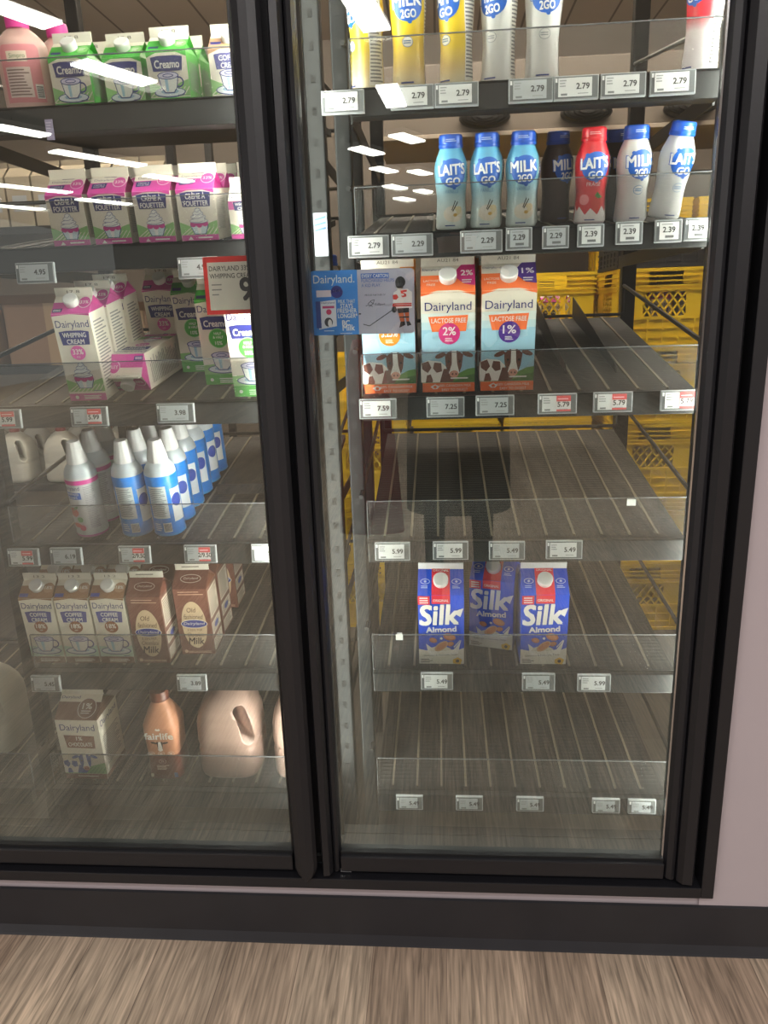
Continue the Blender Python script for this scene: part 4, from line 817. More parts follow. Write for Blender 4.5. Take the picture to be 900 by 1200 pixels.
# small bottle seen between the front uprights, with a hanging strip above it
yb = .235; pX = at(379, 300, yb); o = inst('m2g_white_milk', 'blue capped bottle in the narrow gap beside centre mullion, above the hockey card', BT); o.location = (pX.x, yb + .05, pX.z - .145)
lg = MB(); lg.box(pX.x - .035, pX.x + .03, yb, yb + .09, pX.z - .150, pX.z - .1455, dark_plastic); tag(lg.build('shelf_ledge'), 'narrow dark ledge under the blue capped bottle beside centre mullion', 'shelf')
c = at(376, 275, .12); st = MB(); st.box(c.x - .012, c.x + .012, .12, .121, c.z - .036, c.z + .036, mat('#7f848e', .5)); P = Panel(st, lambda u, v, o: (c.x + u, .12 - o, c.z + v), 1)
for k in range(3): P.poly([(-.01, .005 + k * .009), (.01, .009 + k * .009), (.01, .013 + k * .009), (-.01, .008 + k * .009)], '#2850b0', 1)
P.bars(-.009, -.03, .009, -.006, 3, '#8a8f9c', 1); tag(st.build('label_strip'), 'small white and blue label strip on upright beside centre mullion', 'label')

# ------------------------------------------------------------------ price tags
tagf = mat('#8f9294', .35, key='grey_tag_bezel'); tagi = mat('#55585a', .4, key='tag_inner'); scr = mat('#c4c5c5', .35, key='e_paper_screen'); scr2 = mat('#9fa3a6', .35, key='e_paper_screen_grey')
TAGN = {}
def price_tag(i, px, py, price, where, w=.071, h=.036, promo=False, dim=False, Y=.086, X=None):
    c = at(px, py, Y); x = c.x if X is None else X; z = c.z
    r = bpy.data.objects.new('price_tag', None); r.location = (x, Y, z); COL.objects.link(r)
    tag(r, where, 'price tag', 'electronic price tags')
    r.rotation_euler = (rad(-4), 0, 0)
    f = MB(); f.box(-w / 2, w / 2, -.003, .004, -h / 2, h / 2, tagf, .0012); f.box(-w / 2 + .002, w / 2 - .002, -.0034, -.003, -h / 2 + .002, h / 2 - .002, tagi); f.box(-w / 2 + .0025, -w / 2 + .0055, -.0038, -.003, h / 2 - .010, h / 2 - .004, mat('#d8d8d8', .3)); f.build('bezel', r)
    s = MB(); sw0, sw1 = -w / 2 + .007, w / 2 - .011
    if w < .05: sw0, sw1 = -w / 2 + .007, w / 2 - .006
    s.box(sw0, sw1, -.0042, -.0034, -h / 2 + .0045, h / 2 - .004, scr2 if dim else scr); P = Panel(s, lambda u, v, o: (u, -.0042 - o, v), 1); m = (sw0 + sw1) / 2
    if w >= .05:
        if promo: P.rect(m, -h / 2 + .0045, sw1, h / 2 - .004, '#c24a4c', 1); P.rect(m, -h / 2 + .008, sw1, h / 2 - .014, '#c8c8c8', 2); P.bars(m + .002, h / 2 - .011, sw1 - .002, h / 2 - .008, 1, '#e8c8c8', 2)
        P.txt(price, m + .012, 0.001 if not promo else -.001, .0205 if len(price) < 5 else .026, .0086, '#2a2a2c', 3, .03)
        P.bars(sw0 + .002, .0, sw0 + .014, h / 2 - .006, 3, '#8a8c8e', 2); P.rect(sw0 + .004, -h / 2 + .006, sw0 + .014, -h / 2 + .009, '#6a6c6e', 2)
        P.bars(m + .004, -h / 2 + .007, sw1 - .003, -h / 2 + .010, 1, '#8a8c8e', 2)
    else:
        P.txt(price, 0, .002, .020, .0086, '#2a2a2c', 3, .03); P.bars(sw0 + .003, h / 2 - .009, sw1 - .003, h / 2 - .006, 1, '#7a7c7e', 2); P.rect(-.006, -h / 2 + .007, .008, -h / 2 + .011, '#5a5c5e', 2)
    s.build('screen', r); return r
def tags(i, rows, side, **kw):
    for n, row in enumerate(rows):
        px, py, pr = row[:3]; k = dict(kw); k.update(row[3] if len(row) > 3 else {})
        p = k.pop('pos', None)
        price_tag(i, px, py, pr, 'price tag reading %s, %s on the %s %s shelf rail' % (pr, p or ['leftmost', 'second from left', 'third from left', 'fourth from left', 'fifth from left', 'sixth from left', 'seventh from left', 'eighth from left', 'ninth from left'][n], ORD[i], side), **k)
tags(0, [(402, 120, '2.79'), (483, 114, '2.79'), (535, 111, '2.79'), (622, 106, '2.79', dict(dim=True)), (675, 103, '2.79'), (730, 100, '2.79'), (788, 97, '2.79')], 'right')
sm = dict(w=.044, h=.036)
tags(1, [(432, 289, '2.79'), (483, 287, '2.29', dict(dim=True)), (564, 283, '2.29', dict(dim=True)), (608, 280, '2.29', dict(dim=True, **sm)), (651, 278, '2.29', dict(dim=True, **sm)), (692, 276, '2.39', sm), (737, 273, '2.39', sm), (783, 271, '2.39', sm), (817, 269, '2.39', dict(w=.044, h=.036))], 'right')
tags(2, [(443, 479, '7.59'), (522, 477, '7.25', dict(dim=True)), (580, 475, '7.25', dict(dim=True)), (653, 473, '5.79', dict(promo=True)), (718, 471, '5.79', dict(promo=True)), (797, 469, '5.79', dict(promo=True))], 'right', w=.068)
tags(3, [(460, 646, '5.99'), (528, 645, '5.99'), (594, 645, '5.49', dict(dim=True)), (661, 644, '5.49')], 'right', w=.067)
tags(4, [(512, 798, '5.49'), (631, 799, '5.49', dict(dim=True)), (696, 800, '5.99')], 'right', w=.064)
tags(5, [(480, 940, '5.49', dict(dim=True)), (550, 941, '5.49', dict(dim=True)), (621, 942, '5.49', dict(dim=True)), (710, 944, '5.49', dict(dim=True)), (752, 945, '5.49', dict(dim=True))], 'right', w=.056, h=.032)
tags(1, [(42, 320, '4.95', dict(dim=True)), (232, 314, '4.95', dict(dim=True))], 'left')
tags(2, [(4, 491, '5.99', dict(promo=True)), (105, 488, '5.99', dict(promo=True, dim=True)), (206, 484, '3.98', dict(dim=True))], 'left')
tags(3, [(28, 653, '5.99', dict(promo=True)), (78, 652, '6.19', dict(dim=True)), (158, 650, '2/9.50', dict(promo=True, dim=True)), (235, 649, '2/9.50', dict(promo=True, dim=True)), (314, 648, '5.99')], 'left', w=.064)
tags(4, [(54, 801, '5.45', dict(dim=True)), (225, 800, '3.89', dict(dim=True)), (345, 800, '3.89', dict(dim=True))], 'left', w=.062)
c = at(58, 152, .085); b = MB(); b.box(c.x - .0065, c.x + .0065, .085, .087, c.z - .016, c.z + .016, mat('#8d84a0', .4)); P = Panel(b, lambda u, v, o: (c.x + u, .085 - o, c.z + v), 1); P.bars(-.005, -.013, .005, .013, 6, '#b0a8c0', 1)
tag(b.build('shelf_label'), 'small mauve paper label hanging under the top left shelf', 'label')
c = at(740, 589, .102); b = MB(); b.box(c.x - .008, c.x + .008, .1025, .1035, c.z - .006, c.z + .006, mat('#b8bab8', .3)); b.box(c.x - .006, c.x + .006, .104, .112, c.z + .002, c.z + .006, mat('#b8bab8', .3)); tag(b.build('plastic_clip'), 'small clear plastic clip on lip of fourth right shelf', 'clip')
c = at(468, 747, .102); b = MB(); b.box(c.x - .007, c.x + .007, .1025, .1035, c.z - .006, c.z + .006, mat('#b8bab8', .3)); b.box(c.x - .005, c.x + .005, .104, .112, c.z + .002, c.z + .006, mat('#b8bab8', .3)); tag(b.build('plastic_clip'), 'small clear plastic clip on lip of fifth right shelf', 'clip')

# ------------------------------------------------------------------ signs
def roundrect(w, h, r, n=5):
    out = []
    for cx_, cy_, a in ((w / 2 - r, h / 2 - r, 0), (-w / 2 + r, h / 2 - r, 90), (-w / 2 + r, -h / 2 + r, 180), (w / 2 - r, -h / 2 + r, 270)):
        for i in range(n + 1): t = rad(a + 90 * i / n); out.append((cx_ + r * math.cos(t), cy_ + r * math.sin(t)))
    return out
def hockey_card():
    a, b = at(367, 395, .028), at(485, 315, .028); w = b.x - a.x; h = b.z - a.z; r = bpy.data.objects.new('promotion_card', None); r.location = ((a.x + b.x) / 2, .028, (a.z + b.z) / 2 + .002); COL.objects.link(r)
    r.rotation_euler = (0, rad(.3), 0)
    tag(r, 'blue and grey Dairyland card with a young hockey player, beside orange cartons', 'sign')
    m = MB(); pr = roundrect(w, h, .006); m.extrude(pr, 'y', 0, .0012, mat('#b3b0c2', .35)); P = Panel(m, lambda u, v, o: (u, -o, v), 1)
    xs = -w * .045; left = [(min(p[0], xs), p[1]) for p in pr]; P.poly([p for p in left if p[0] < xs] + [(xs, -h / 2), (xs, h / 2)], '#2f7fd0', 1) if False else P.poly([(xs, -h / 2), (xs, h / 2)] + [p for p in pr if p[0] < xs], '#2f7fd0', 1)
    k = w / 830.
    U = lambda x: (x - 430) * k; V = lambda y: (362 - y) * h / 535.
    def T(t, x0, x1, y, hh, c, bold=.0): P.txt(t, (U(x0) + U(x1)) / 2, V(y), U(x1) - U(x0), hh * k, c, 3, bold)
    T('Dairyland.', 40, 370, 175, 82, WHITE)
    P.rect(U(60), V(310), U(180), V(255), '#e6d8e0', 2); P.ell(U(225), V(270), 48 * k, 48 * k, '#2a2a78', 3); T('NEW!', 195, 255, 262, 18, WHITE)
    P.poly([(U(70), V(350)), (U(215), V(335)), (U(215), V(555)), (U(70), V(580))], '#e4e6ee', 2); P.rect(U(50), V(570), U(90), V(345), '#26408c', 3); T('Dairyland', 95, 205, 360, 20, NAVY); P.rect(U(105), V(405), U(200), V(385), '#c8407a', 3); P.ell(U(155), V(435), 22 * k, 22 * k, '#d23a68', 4)
    P.ell(U(150), V(520), 34 * k, 36 * k, '#2b2b33', 4); P.ell(U(160), V(530), 16 * k, 30 * k, '#f0eeea', 5)
    T('MILK THAT', 232, 370, 350, 26, WHITE, .01); T('STAYS', 250, 350, 388, 34, WHITE, .02); T('FRESHER', 225, 380, 428, 34, WHITE, .02); T('LONGER*', 228, 385, 470, 34, WHITE, .02); T('BC', 260, 320, 530, 40, WHITE, .03); T('Milk', 262, 360, 570, 44, WHITE, .03)
    P.bars(U(240), V(622), U(370), V(612), 1, WHITE, 3); P.bars(U(110), V(600), U(220), V(585), 1, '#cfe0f0', 3)
    P.rect(U(422), V(170), U(645), V(128), '#2f62b8', 2); T('EVERY CARTON', 430, 638, 149, 26, WHITE, .01); T('PURCHASED HELPS', 425, 685, 187, 24, '#3b62b0'); T('A KID PLAY.', 425, 580, 225, 24, '#3b62b0'); T('PROUD PARTNER OF', 450, 615, 305, 13, '#50505c')
    for pts in ([(470, 380), (500, 350), (525, 345), (515, 375), (480, 400)], [(455, 395), (480, 385), (510, 400)], [(495, 360), (520, 380)]): P.line([(U(x), V(y)) for x, y in pts], 4 * k, '#2a2a34', 3)
    T('KidSport', 530, 610, 385, 24, '#34343e')
    # player
    J = lambda pts: [(U(x), V(y)) for x, y in pts]
    P.ell(U(735), V(205), 40 * k, 42 * k, '#26262b', 5); P.poly(J([(695, 215), (760, 215), (755, 255), (705, 258)]), '#3a3a40', 6); P.poly(J([(700, 245), (750, 245), (740, 270), (710, 270)]), '#d8cfc8', 6)
    P.poly(J([(680, 290), (720, 265), (790, 262), (826, 290), (826, 420), (770, 428), (700, 425), (690, 380), (672, 375)]), '#e8e4e6', 4)
    P.rect(U(680), V(405), U(822), V(378), '#c8342e', 5); P.rect(U(684), V(392), U(820), V(388), '#e8e4e6', 6); P.poly(J([(735, 275), (785, 270), (785, 285), (752, 290), (780, 305), (780, 325), (750, 332), (738, 318), (765, 315), (760, 302), (738, 298)]), '#c8342e', 6)
    P.poly(J([(672, 310), (705, 305), (718, 330), (700, 350), (675, 345)]), '#c8342e', 6); P.poly(J([(672, 380), (700, 384), (692, 412), (668, 405)]), '#c8342e', 6)
    P.ell(U(682), V(430), 20 * k, 24 * k, '#2c2c32', 7); P.poly(J([(705, 420), (800, 418), (800, 455), (715, 462)]), '#28282e', 5)
    P.poly(J([(715, 462), (755, 458), (762, 530), (730, 530)]), '#b85a34', 5); P.poly(J([(765, 458), (800, 455), (800, 530), (778, 530)]), '#b85a34', 5); P.rect(U(722), V(500), U(800), V(488), '#2c2c32', 6)
    P.poly(J([(732, 530), (765, 530), (768, 560), (720, 582), (722, 570)]), '#26262c', 5); P.poly(J([(776, 530), (802, 530), (818, 560), (785, 570)]), '#26262c', 5)
    P.line(J([(672, 430), (480, 560), (430, 545)]), 7 * k, '#4a4a52', 4); P.ell(U(405), V(458), 10 * k, 6 * k, '#1c1c20', 4)
    m.build('printed_card', r); c = MB(); c.box(-.006, .006, .0012, .050, h * .1, h * .16, acr_edge); c.box(-.01, .01, .048, .052, h * -.1, h * .2, acr_edge); c.build('holder_clip', r)
hockey_card()
def red_sign():
    a, b = at(243, 369, .028), at(300, 299, .028); w = .105; h = b.z - a.z; r = bpy.data.objects.new('sale_sign', None); r.location = (a.x, .028, a.z); COL.objects.link(r)
    tag(r, 'red bordered white sale sign reading Dairyland 33% Whipping Cream, hung from second left shelf', 'sign')
    m = MB(); m.box(0, w, 0, .0015, 0, h, mat('#d02c2c', .35)); P = Panel(m, lambda u, v, o: (u, -o, v), 1); P.rect(.007, .007, w - .007, h - .009, '#dad6cc', 1)
    P.txt('DAIRYLAND 33%', .010 + .035, h - .019, .070, .0078, '#3a3a40', 2, .01); P.txt('WHIPPING CREAM', .010 + .0375, h - .031, .075, .0078, '#3a3a40', 2, .01)
    for k in range(3): P.bars(.012, h - .047 - k * .008, .030 - (k == 2) * .006, h - .043 - k * .008, 1, '#8a8a8a', 2, .5, .1)
    P.txt('9', .071, .040, .020, .036, '#38383e', 2, .03)
    m.build('sign_face', r); c = MB(); c.box(.03, .05, .0015, .060, h - .012, h - .004, acr_edge); c.build('sign_holder', r)
red_sign()

# ------------------------------------------------------------------ behind the shelves
YEL = mat('#eecb22', .42, key='yellow_crate_plastic')
def crate_mesh(name, m, w=.33, h=.275):
    b = MB(); t = .006; q = w / 2
    def side(T):                                     # T maps (u along, v up, o outwards)
        def bx(u0, u1, v0, v1, o=0, th=t):
            P = [T(u, v, oo) for v in (v0, v1) for oo in (o, o - th) for u in (u0, u1)]; k = len(b.v); b.v += P
            for f in ((0, 2, 3, 1), (4, 5, 7, 6), (0, 1, 5, 4), (2, 6, 7, 3), (0, 4, 6, 2), (1, 3, 7, 5)): b.f.append(tuple(k + i for i in f)); b.m.append(b.mi(m)); b.sm.append(False)
        bx(-q, -q + .03, 0, h); bx(q - .03, q, 0, h); bx(-q, q, 0, .012, .003); bx(-q, q, h - .012, h, .003)
        bx(-q + .03, -.06, h * .8, h - .012); bx(.06, q - .03, h * .8, h - .012)
        for v in (.72, .77, .83, .89): bx(-q, q, h * v, h * v + .005, .004)
        bx(-q + .03, q - .03, h * .70, h * .78); bx(-q, q, h * .36, h * .40, .003); bx(-q + .03, q - .03, .012, h * .37, -.001, .003); bx(-q + .03, -q + .09, h * .4, h * .70); bx(q - .09, q - .03, h * .4, h * .70)
        for u in (-.11, -.055, 0, .055, .11): bx(u - .003, u + .003, .012, h * .36, .003)
        for v in (.12, .24): bx(-q, q, h * v, h * v + .005, .002)
        n = 5; W0, W1, v0, v1 = -q + .09, q - .09, h * .4, h * .7; du = (W1 - W0) / n
        for i in range(-2, n + 1):
            for sgn in (1, -1):
                ua, ub = W0 + i * du, W0 + (i + 2) * du
                if sgn < 0: ua, ub = ub, ua
                va, vb = v0, v1
                for lim in (W0, W1):
                    for e in (0, 1):
                        u_, o_ = (ua, ub) if e == 0 else (ub, ua)
                        if (lim == W0 and u_ < W0) or (lim == W1 and u_ > W1):
                            tt = (lim - ua) / (ub - ua); vv = va + (vb - va) * tt
                            if e == 0: ua, va = lim, vv
                            else: ub, vb = lim, vv
                if abs(ua - ub) < 1e-4 or ua < W0 - 1e-6 or ub < W0 - 1e-6 or ua > W1 + 1e-6 or ub > W1 + 1e-6: continue
                dd = .0035; P = [T(ua - dd, va, 0), T(ua + dd, va, 0), T(ub + dd, vb, 0), T(ub - dd, vb, 0)]; Q = [T(ua - dd, va, -t), T(ua + dd, va, -t), T(ub + dd, vb, -t), T(ub - dd, vb, -t)]
                k = len(b.v); b.v += P + Q
                for f in ((0, 1, 2, 3), (7, 6, 5, 4), (0, 4, 5, 1), (1, 5, 6, 2), (2, 6, 7, 3), (3, 7, 4, 0)): b.f.append(tuple(k + x for x in f)); b.m.append(b.mi(m)); b.sm.append(False)
    side(lambda u, v, o: (u, -q - o, v)); side(lambda u, v, o: (-u, q + o, v)); side(lambda u, v, o: (q + o, u, v)); side(lambda u, v, o: (-q - o, -u, v))
    b.box(-q, q, -q, q, 0, .006, m)
    me = b.mesh(name); return me
cme = crate_mesh('milk_crate', YEL); dme = crate_mesh('dark_crate', mat('#2a2a2c', .5, key='dark_crate_plastic'), .33, .16)
stacks = [(-.30, 1.75, 4, 'left behind the centre mullion'), (.06, 1.78, 4, 'behind the orange cartons'), (.42, 1.80, 5, 'just left of the rear upright'), (.12, 2.16, 5, 'in back row behind orange cartons'), (.48, 2.18, 5, 'in back row behind empty third shelf'), (.80, 1.72, 5, 'right of the rear upright'), (1.15, 1.72, 5, 'at far right behind the door edge'), (.84, 2.12, 6, 'tallest, in the back row at right'), (1.19, 2.12, 6, 'in the back row at far right')]
for k, (x, y, n, wh) in enumerate(stacks):
    for j in range(n):
        o = link('milk_crate', cme, None, (x + random.uniform(-.006, .006), y, j * .277)); o.rotation_euler.z = rad(random.uniform(-1, 1))
        tag(o, 'yellow milk crate, %s in stack %s' % (['bottom', 'second up', 'third up', 'fourth up', 'fifth up', 'sixth up'][j], wh), 'crate', 'yellow milk crates stacked behind the shelves')
        if j == n - 1 and k in (2, 5):               # the topmost front crates hold cartons
            for a in (-.1, 0, .1):
                c = inst('whip', 'cream carton, %s in the top yellow crate %s' % ({-.1: 'left', 0: 'middle', .1: 'right'}[a], 'behind orange cartons' if k == 2 else 'right of rear upright'), CT, 'cream cartons inside yellow crates'); c.location = (x + a, y - .10, j * .277 + .008)
for x in (.80, 1.15):
    o = link('milk_crate', dme, None, (x, 1.72, 5 * .277)); tag(o, 'dark lattice crate of drinks on top of yellow crates, %s' % ('beside rear upright' if x < 1 else 'farther right'), 'crate', 'dark crates')
    for a in range(4):
        for bb_ in range(2):
            q = inst('m2g_dark', 'dark bottle with blue cap standing in a dark crate on the yellow stack', BT, 'dark bottles in the dark crates'); q.location = (x - .105 + a * .07, 1.64 + bb_ * .1, 5 * .277 + .007)
tubem = mat('#fff3e2', .4, emit=80, key='cooler_fill_glow')  # glow of tubes added out of view to lift the cooler ceiling
for x, y, L_, w in ((-.7, 1.35, 2.2, 'left'), (1.0, 1.15, 1.6, 'right')):
    r = bpy.data.objects.new('cooler_fill_lamp', None); r.location = (x, y, 2.50); COL.objects.link(r); tag(r, 'added unseen tube lamp brightening the cooler, %s one, above the frame' % w, 'lamp')
    b = MB(); b.tube([(-L_ / 2, 0, 0), (L_ / 2, 0, 0)], .02, tubem, 10); b.build('tube', r)
    for q in (-1, 1): h_ = MB(); h_.box(q * L_ / 2 - .02, q * L_ / 2 + .02, -.025, .025, -.025, .14, mat('#b8b8b8', .4)); h_.build('end_bracket', r)
# evaporator under the cooler ceiling
ev = bpy.data.objects.new('evaporator_unit', None); ev.location = (.45, 2.0, 1.90); COL.objects.link(ev); tag(ev, 'long beige cooling unit with dark round fans under the cooler ceiling', 'cooling unit')
b = MB(); b.box(-.65, .75, -.18, .25, .0, .24, mat('#625a52', .5, key='beige_unit_casing'), .006); b.box(-.67, .77, -.20, .27, -.016, 0.0, mat('#93887b', .5, key='unit_drip_pan'), .003); b.build('casing', ev)
for x in (-.27, .10, .47):
    f = MB(); rows = [[(x + r * math.cos(2 * PI * j / 28), y, .045 + r * .36 * math.sin(2 * PI * j / 28)) for j in range(28)] for r, y in ((.09, -.18), (.095, -.205), (.085, -.225), (.05, -.235), (.02, -.237))]; f.grid(rows, dark_plastic, True, True); f.face(rows[-1], dark_plastic)
    for r in (.03, .05, .07, .085): f.tube([(x + r * math.cos(t), -.240 + (r - .03) * .15, .045 + r * .36 * math.sin(t)) for t in [2 * PI * j / 24 for j in range(25)]], .0025, steel_dark, 4, False)
    f.build('fan', ev)
# storage rack with white cartons, boxes and jugs at the left
rk = bpy.data.objects.new('storage_rack', None); rk.location = (-1.55, 1.9, 0); COL.objects.link(rk); tag(rk, 'dark metal storage rack with boxes and jugs, far left behind the shelves', 'rack')
for x in (-.75, .58):
    for y in (-.25, .25):
        b = MB(); b.box(x - .015, x + .015, y - .015, y + .015, 0, 2.1, dark_plastic); b.build('upright', rk)
for z in (.62, 1.10, 1.62):
    b = MB(); b.box(-.75, .58, -.27, .27, z - .03, z, dark_plastic, .003); b.build('rack_shelf', rk)
for k in range(12):
    c = inst('plainwhite', 'plain pale carton in the row on the upper rack shelf, far left', CT, 'pale cartons on the storage rack'); c.location = (-2.2 + k * .103, 1.72, 1.6205)
kraft = mat('#a5866e', .7, var=.08, scale=10, key='kraft_cardboard')
for k, (x, w, h, y) in enumerate(((-1.52, .40, .24, 1.82), (-1.96, .38, .22, 1.82), (-1.18, .22, .2, 1.82))):
    b = MB(); t = .004; hw = w / 2; b.box(-hw, hw, -.15, -.15 + t, 0, h, kraft); b.box(-hw, hw, .15 - t, .15, 0, h, kraft); b.box(-hw, -hw + t, -.15, .15, 0, h, kraft); b.box(hw - t, hw, -.15, .15, 0, h, kraft); b.box(-hw, hw, -.15, .15, 0, t, kraft)
    b.face([(-hw, -.15, h), (hw, -.15, h), (hw - .02, -.24, h + .03), (-hw + .02, -.24, h + .03)], kraft); b.face([(-hw, -.15, h - .002), (hw, -.15, h - .002), (hw - .02, -.24, h + .028), (-hw + .02, -.24, h + .028)], kraft)
    b.box(-.03, .03, -.1525, -.15, .0, h, mat('#c0a27c', .4))
    o = b.build('cardboard_box'); o.location = (x, y, 1.1005); tag(o, ['open brown cardboard box, nearest the left shelves', 'open brown cardboard box, farthest left on the rack', 'small open brown cardboard box at right end of rack'][k], 'box', 'cardboard boxes on the rack')
for k in range(5):
    for j in range(2):
        c = inst('jug_white', 'white milk jug standing on the middle rack shelf, far left', 'jug', 'white jugs on the storage rack'); c.location = (-1.98 + k * .2, 1.72 + j * .16, .6205)

# ------------------------------------------------------------------ shop side seen only as reflections
lampm = mat('#fff8f4', .4, emit=14, key='fluorescent_tube')
def lamp(px, py, L_, yaw, lab, Z=3.22):
    d = ray(px, py); t = (Z - CAM.z) / d.z; P = CAM + d * t; P.y = -P.y
    r = bpy.data.objects.new('ceiling_lamp', None); r.location = (P.x, P.y, Z); r.rotation_euler = (0, 0, rad(yaw)); COL.objects.link(r); tag(r, lab, 'lamp', 'linear shop ceiling lamps')
    b = MB(); L_ = L_ * .62; b.box(-.10, .10, -L_ / 2, L_ / 2, 0, .02, lampm); b.build('diffuser', r)
    h = MB(); h.box(-.115, .115, -L_ / 2 - .02, L_ / 2 + .02, .02, .07, mat('#b8b8b8', .4)); h.box(-.003, .003, -.003, .003, .07, .13, steel_dark); h.build('lamp_housing', r)
nm = 'white linear ceiling lamp reflected in the %s glass, %s'
for px, py, L_, yaw, s, w in ((430, 18, 1.0, 8, 'right', 'largest, over the yellow bottles'), (459, 114, 1.2, 4, 'right', 'over the top shelf price tags'),
        (430, 178, .9, 28, 'right', 'upper left of the small group'), (477, 163, .85, 28, 'right', 'highest of the small group'), (450, 200, .8, 28, 'right', 'second on the left of the group'), (492, 203, .7, 28, 'right', 'second on the right of the group'), (463, 220, .8, 28, 'right', 'third on the left of the group'), (497, 225, .7, 28, 'right', 'third on the right of the group'), (474, 234, .8, 28, 'right', 'lowest of the group'),
        (135, 87, 1.15, 27, 'left', 'over the Creamo cartons'), (8, 12, 1.1, 25, 'left', 'over the pink bottle'), (15, 153, 1.2, 30, 'left', 'under the top shelf at far left'), (117, 187, 2.1, 30, 'left', 'between first and second shelves'), (30, 221, 2.3, 33, 'left', 'left of the pink cartons'), (122, 237, 1.6, 33, 'left', 'over the leftmost pink cartons'), (198, 210, 1.3, 30, 'left', 'over the third pink carton'), (14, 243, 1.8, 33, 'left', 'lowest at the far left')):
    lamp(px, py, L_, yaw, nm % (s, w))

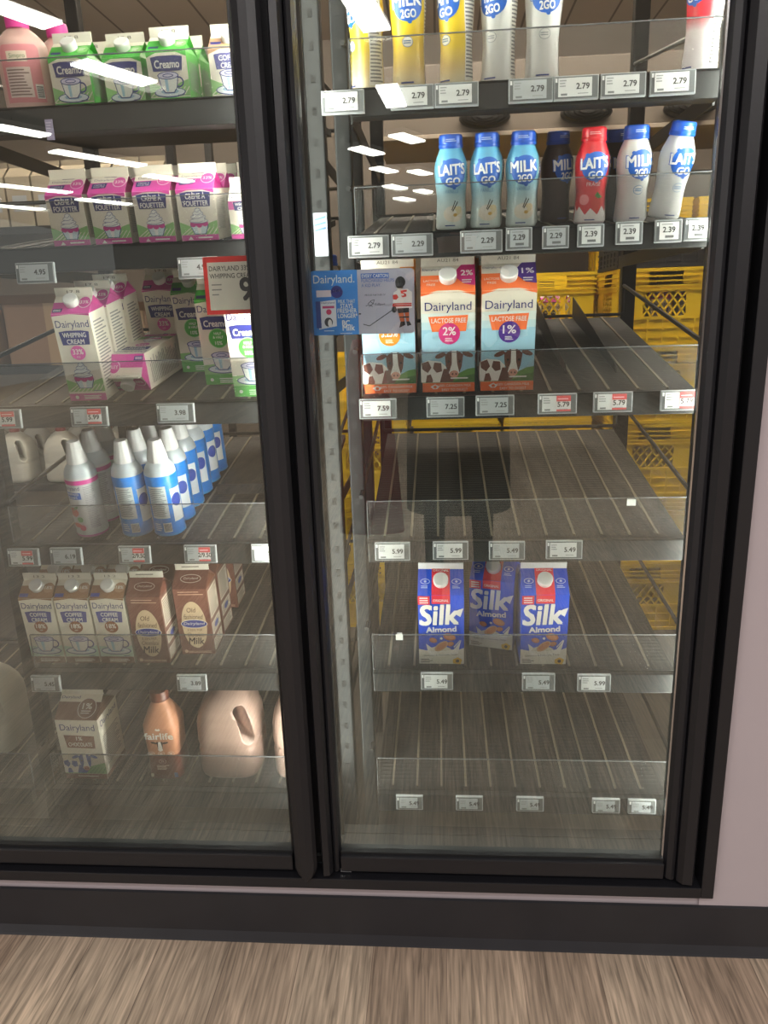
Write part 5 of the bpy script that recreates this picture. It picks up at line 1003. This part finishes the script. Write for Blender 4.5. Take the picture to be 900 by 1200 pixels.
# ------------------------------------------------------------------ the photographer, seen as a dark reflection
def person():
    yv = 1.26 + .34; X = at(537, 560, yv).x; y = -yv
    sk = [(0, 0, .90), (0, 0, 1.05), (0, .01, 1.22), (0, .0, 1.36), (0, -.0, 1.44), (0, -.02, 1.52), (0, -.02, 1.60),
          (-.16, 0, 1.36), (-.25, -.02, 1.14), (-.15, .20, 1.10), (.16, 0, 1.36), (.25, -.02, 1.14), (.10, .20, 1.16),
          (-.09, 0, .86), (-.095, .01, .48), (-.1, -.02, .09), (-.105, .12, .05), (.09, 0, .86), (.095, .01, .48), (.1, -.02, .09), (.105, .12, .05)]
    ed = [(0, 1), (1, 2), (2, 3), (3, 4), (4, 5), (5, 6), (3, 7), (7, 8), (8, 9), (3, 10), (10, 11), (11, 12), (0, 13), (13, 14), (14, 15), (15, 16), (0, 17), (17, 18), (18, 19), (19, 20)]
    rr = [.15, .14, .16, .12, .055, .085, .09, .065, .05, .036, .065, .05, .036, .085, .06, .04, .035, .085, .06, .04, .035]
    me = bpy.data.meshes.new('b'); me.from_pydata(sk, ed, []); o = bpy.data.objects.new('tmp', me); COL.objects.link(o); m = o.modifiers.new('s', 'SKIN')
    for i, r in enumerate(rr): me.skin_vertices[0].data[i].radius = (r, r * .8)
    me.skin_vertices[0].data[0].use_root = True
    o.modifiers.new('u', 'SUBSURF').levels = 2
    dg = bpy.context.evaluated_depsgraph_get(); new = bpy.data.meshes.new_from_object(o.evaluated_get(dg)); bpy.data.objects.remove(o)
    new.materials.clear(); skin = mat('#b58a76', .55, key='skin'); trouser = mat('#15151a', .8, key='black_trousers'); new.materials.append(skin); new.materials.append(trouser)
    for p in new.polygons: p.use_smooth = True; p.material_index = 1 if p.center.z < .92 else 0
    r = bpy.data.objects.new('person', None); r.location = (X, y, 0); COL.objects.link(r); tag(r, 'person in long black coat holding up a phone, seen only as reflection', 'person')
    link('body', new, r)
    coat = MB(); cm = mat('#121014', .85, key='black_wool_coat'); rows = []
    for z, a, b in ((.51, .205, .16), (.75, .20, .155), (.95, .19, .15), (1.08, .19, .145), (1.22, .205, .15), (1.36, .205, .13), (1.42, .12, .10), (1.46, .085, .085)): rows.append(superell(a, b, 36, 2.3, z))
    coat.grid(rows, cm, True, True)
    for s in (-1, 1):
        coat.tube([(s * .16, 0, 1.37), (s * .24, -.02, 1.25), (s * .265, -.02, 1.13), (s * .22, .08, 1.10), (s * .14 if s < 0 else .11, .18, 1.10 if s < 0 else 1.15)], [.075, .07, .062, .055, .05], cm, 14)
    coat.build('coat', r)
    hd = MB(); hm = mat('#1d1512', .8, key='dark_brown_hair'); rows = [superell(.105 * math.sin(t) + .001, .118 * math.sin(t) + .001, 24, 2, 1.60 + .13 * math.cos(t), 0, -.035) for t in [PI * .72 * i / 9 for i in range(10)]]; hd.grid(rows, hm, True, True); hd.build('hair', r)
    fc = MB()
    for s in (-1, 1): fc.lathe([(.004, -.006), (.009, 0), (.004, .006)], mat('#201818', .3), 10, ox=s * .032, oy=.062); fc.v = [(x, y_, z + 1.585 if z < 1 else z) for x, y_, z in fc.v]
    fc.tube([(0, .066, 1.585), (0, .088, 1.555)], [.008, .013], skin, 8); fc.tube([(-.024, .062, 1.525), (0, .068, 1.523), (.024, .062, 1.525)], .005, mat('#8a4a44', .5), 6); fc.build('face', r)
    ph = tag(MB().build('phone') if False else None, '', '') if False else None
    hnd = MB()
    for s, cx_ in ((-1, -.09), (1, .085)):
        hz = 1.12 if s < 0 else 1.17; hnd.tube([(cx_ * 1.3, .19, hz - .01), (cx_ * 1.05, .235, hz + .03), (cx_, .25, hz + .055)], [.026, .034, .03], skin, 10)
        for q in range(4): hnd.tube([(cx_ * .95, .252, hz + .03 + q * .019), (cx_ * .62, .275, hz + .034 + q * .019), (cx_ * .38, .272 - .004 * q, hz + .036 + q * .018)], [.0095, .009, .0075], skin, 8)
        hnd.tube([(cx_ * 1.05, .23, hz + .03), (cx_ * .8, .238, hz + .08), (cx_ * .5, .25, hz + .10)], [.012, .010, .008], skin, 8)
    hnd.build('hands', r)
    b = MB(); b.box(-.037, .037, .258, .266, 1.15, 1.30, mat('#111114', .25, key='phone_back'), .003); b.v = [(x + X, yy + y, z) for x, yy, z in b.v]; tag(b.build('phone'), 'black phone held up in both hands by the reflected person', 'phone')
    bg = MB(); mm = mat('#b03a4c', .8, key='maroon_cloth'); rows = [superell(a, b_, 28, 2.4, z, X - .335, y + .14) for z, a, b_ in ((.45, .125, .05), (.75, .105, .05), (1.0, .08, .045), (1.12, .06, .05), (1.17, .045, .06))]; bg.grid(rows, mm, True, True); bg.face(rows[0][::-1], mm); bg.face(rows[-1], mm)
    tag(bg.build('jacket'), 'maroon jacket draped over left arm of the reflected person', 'jacket')
person()
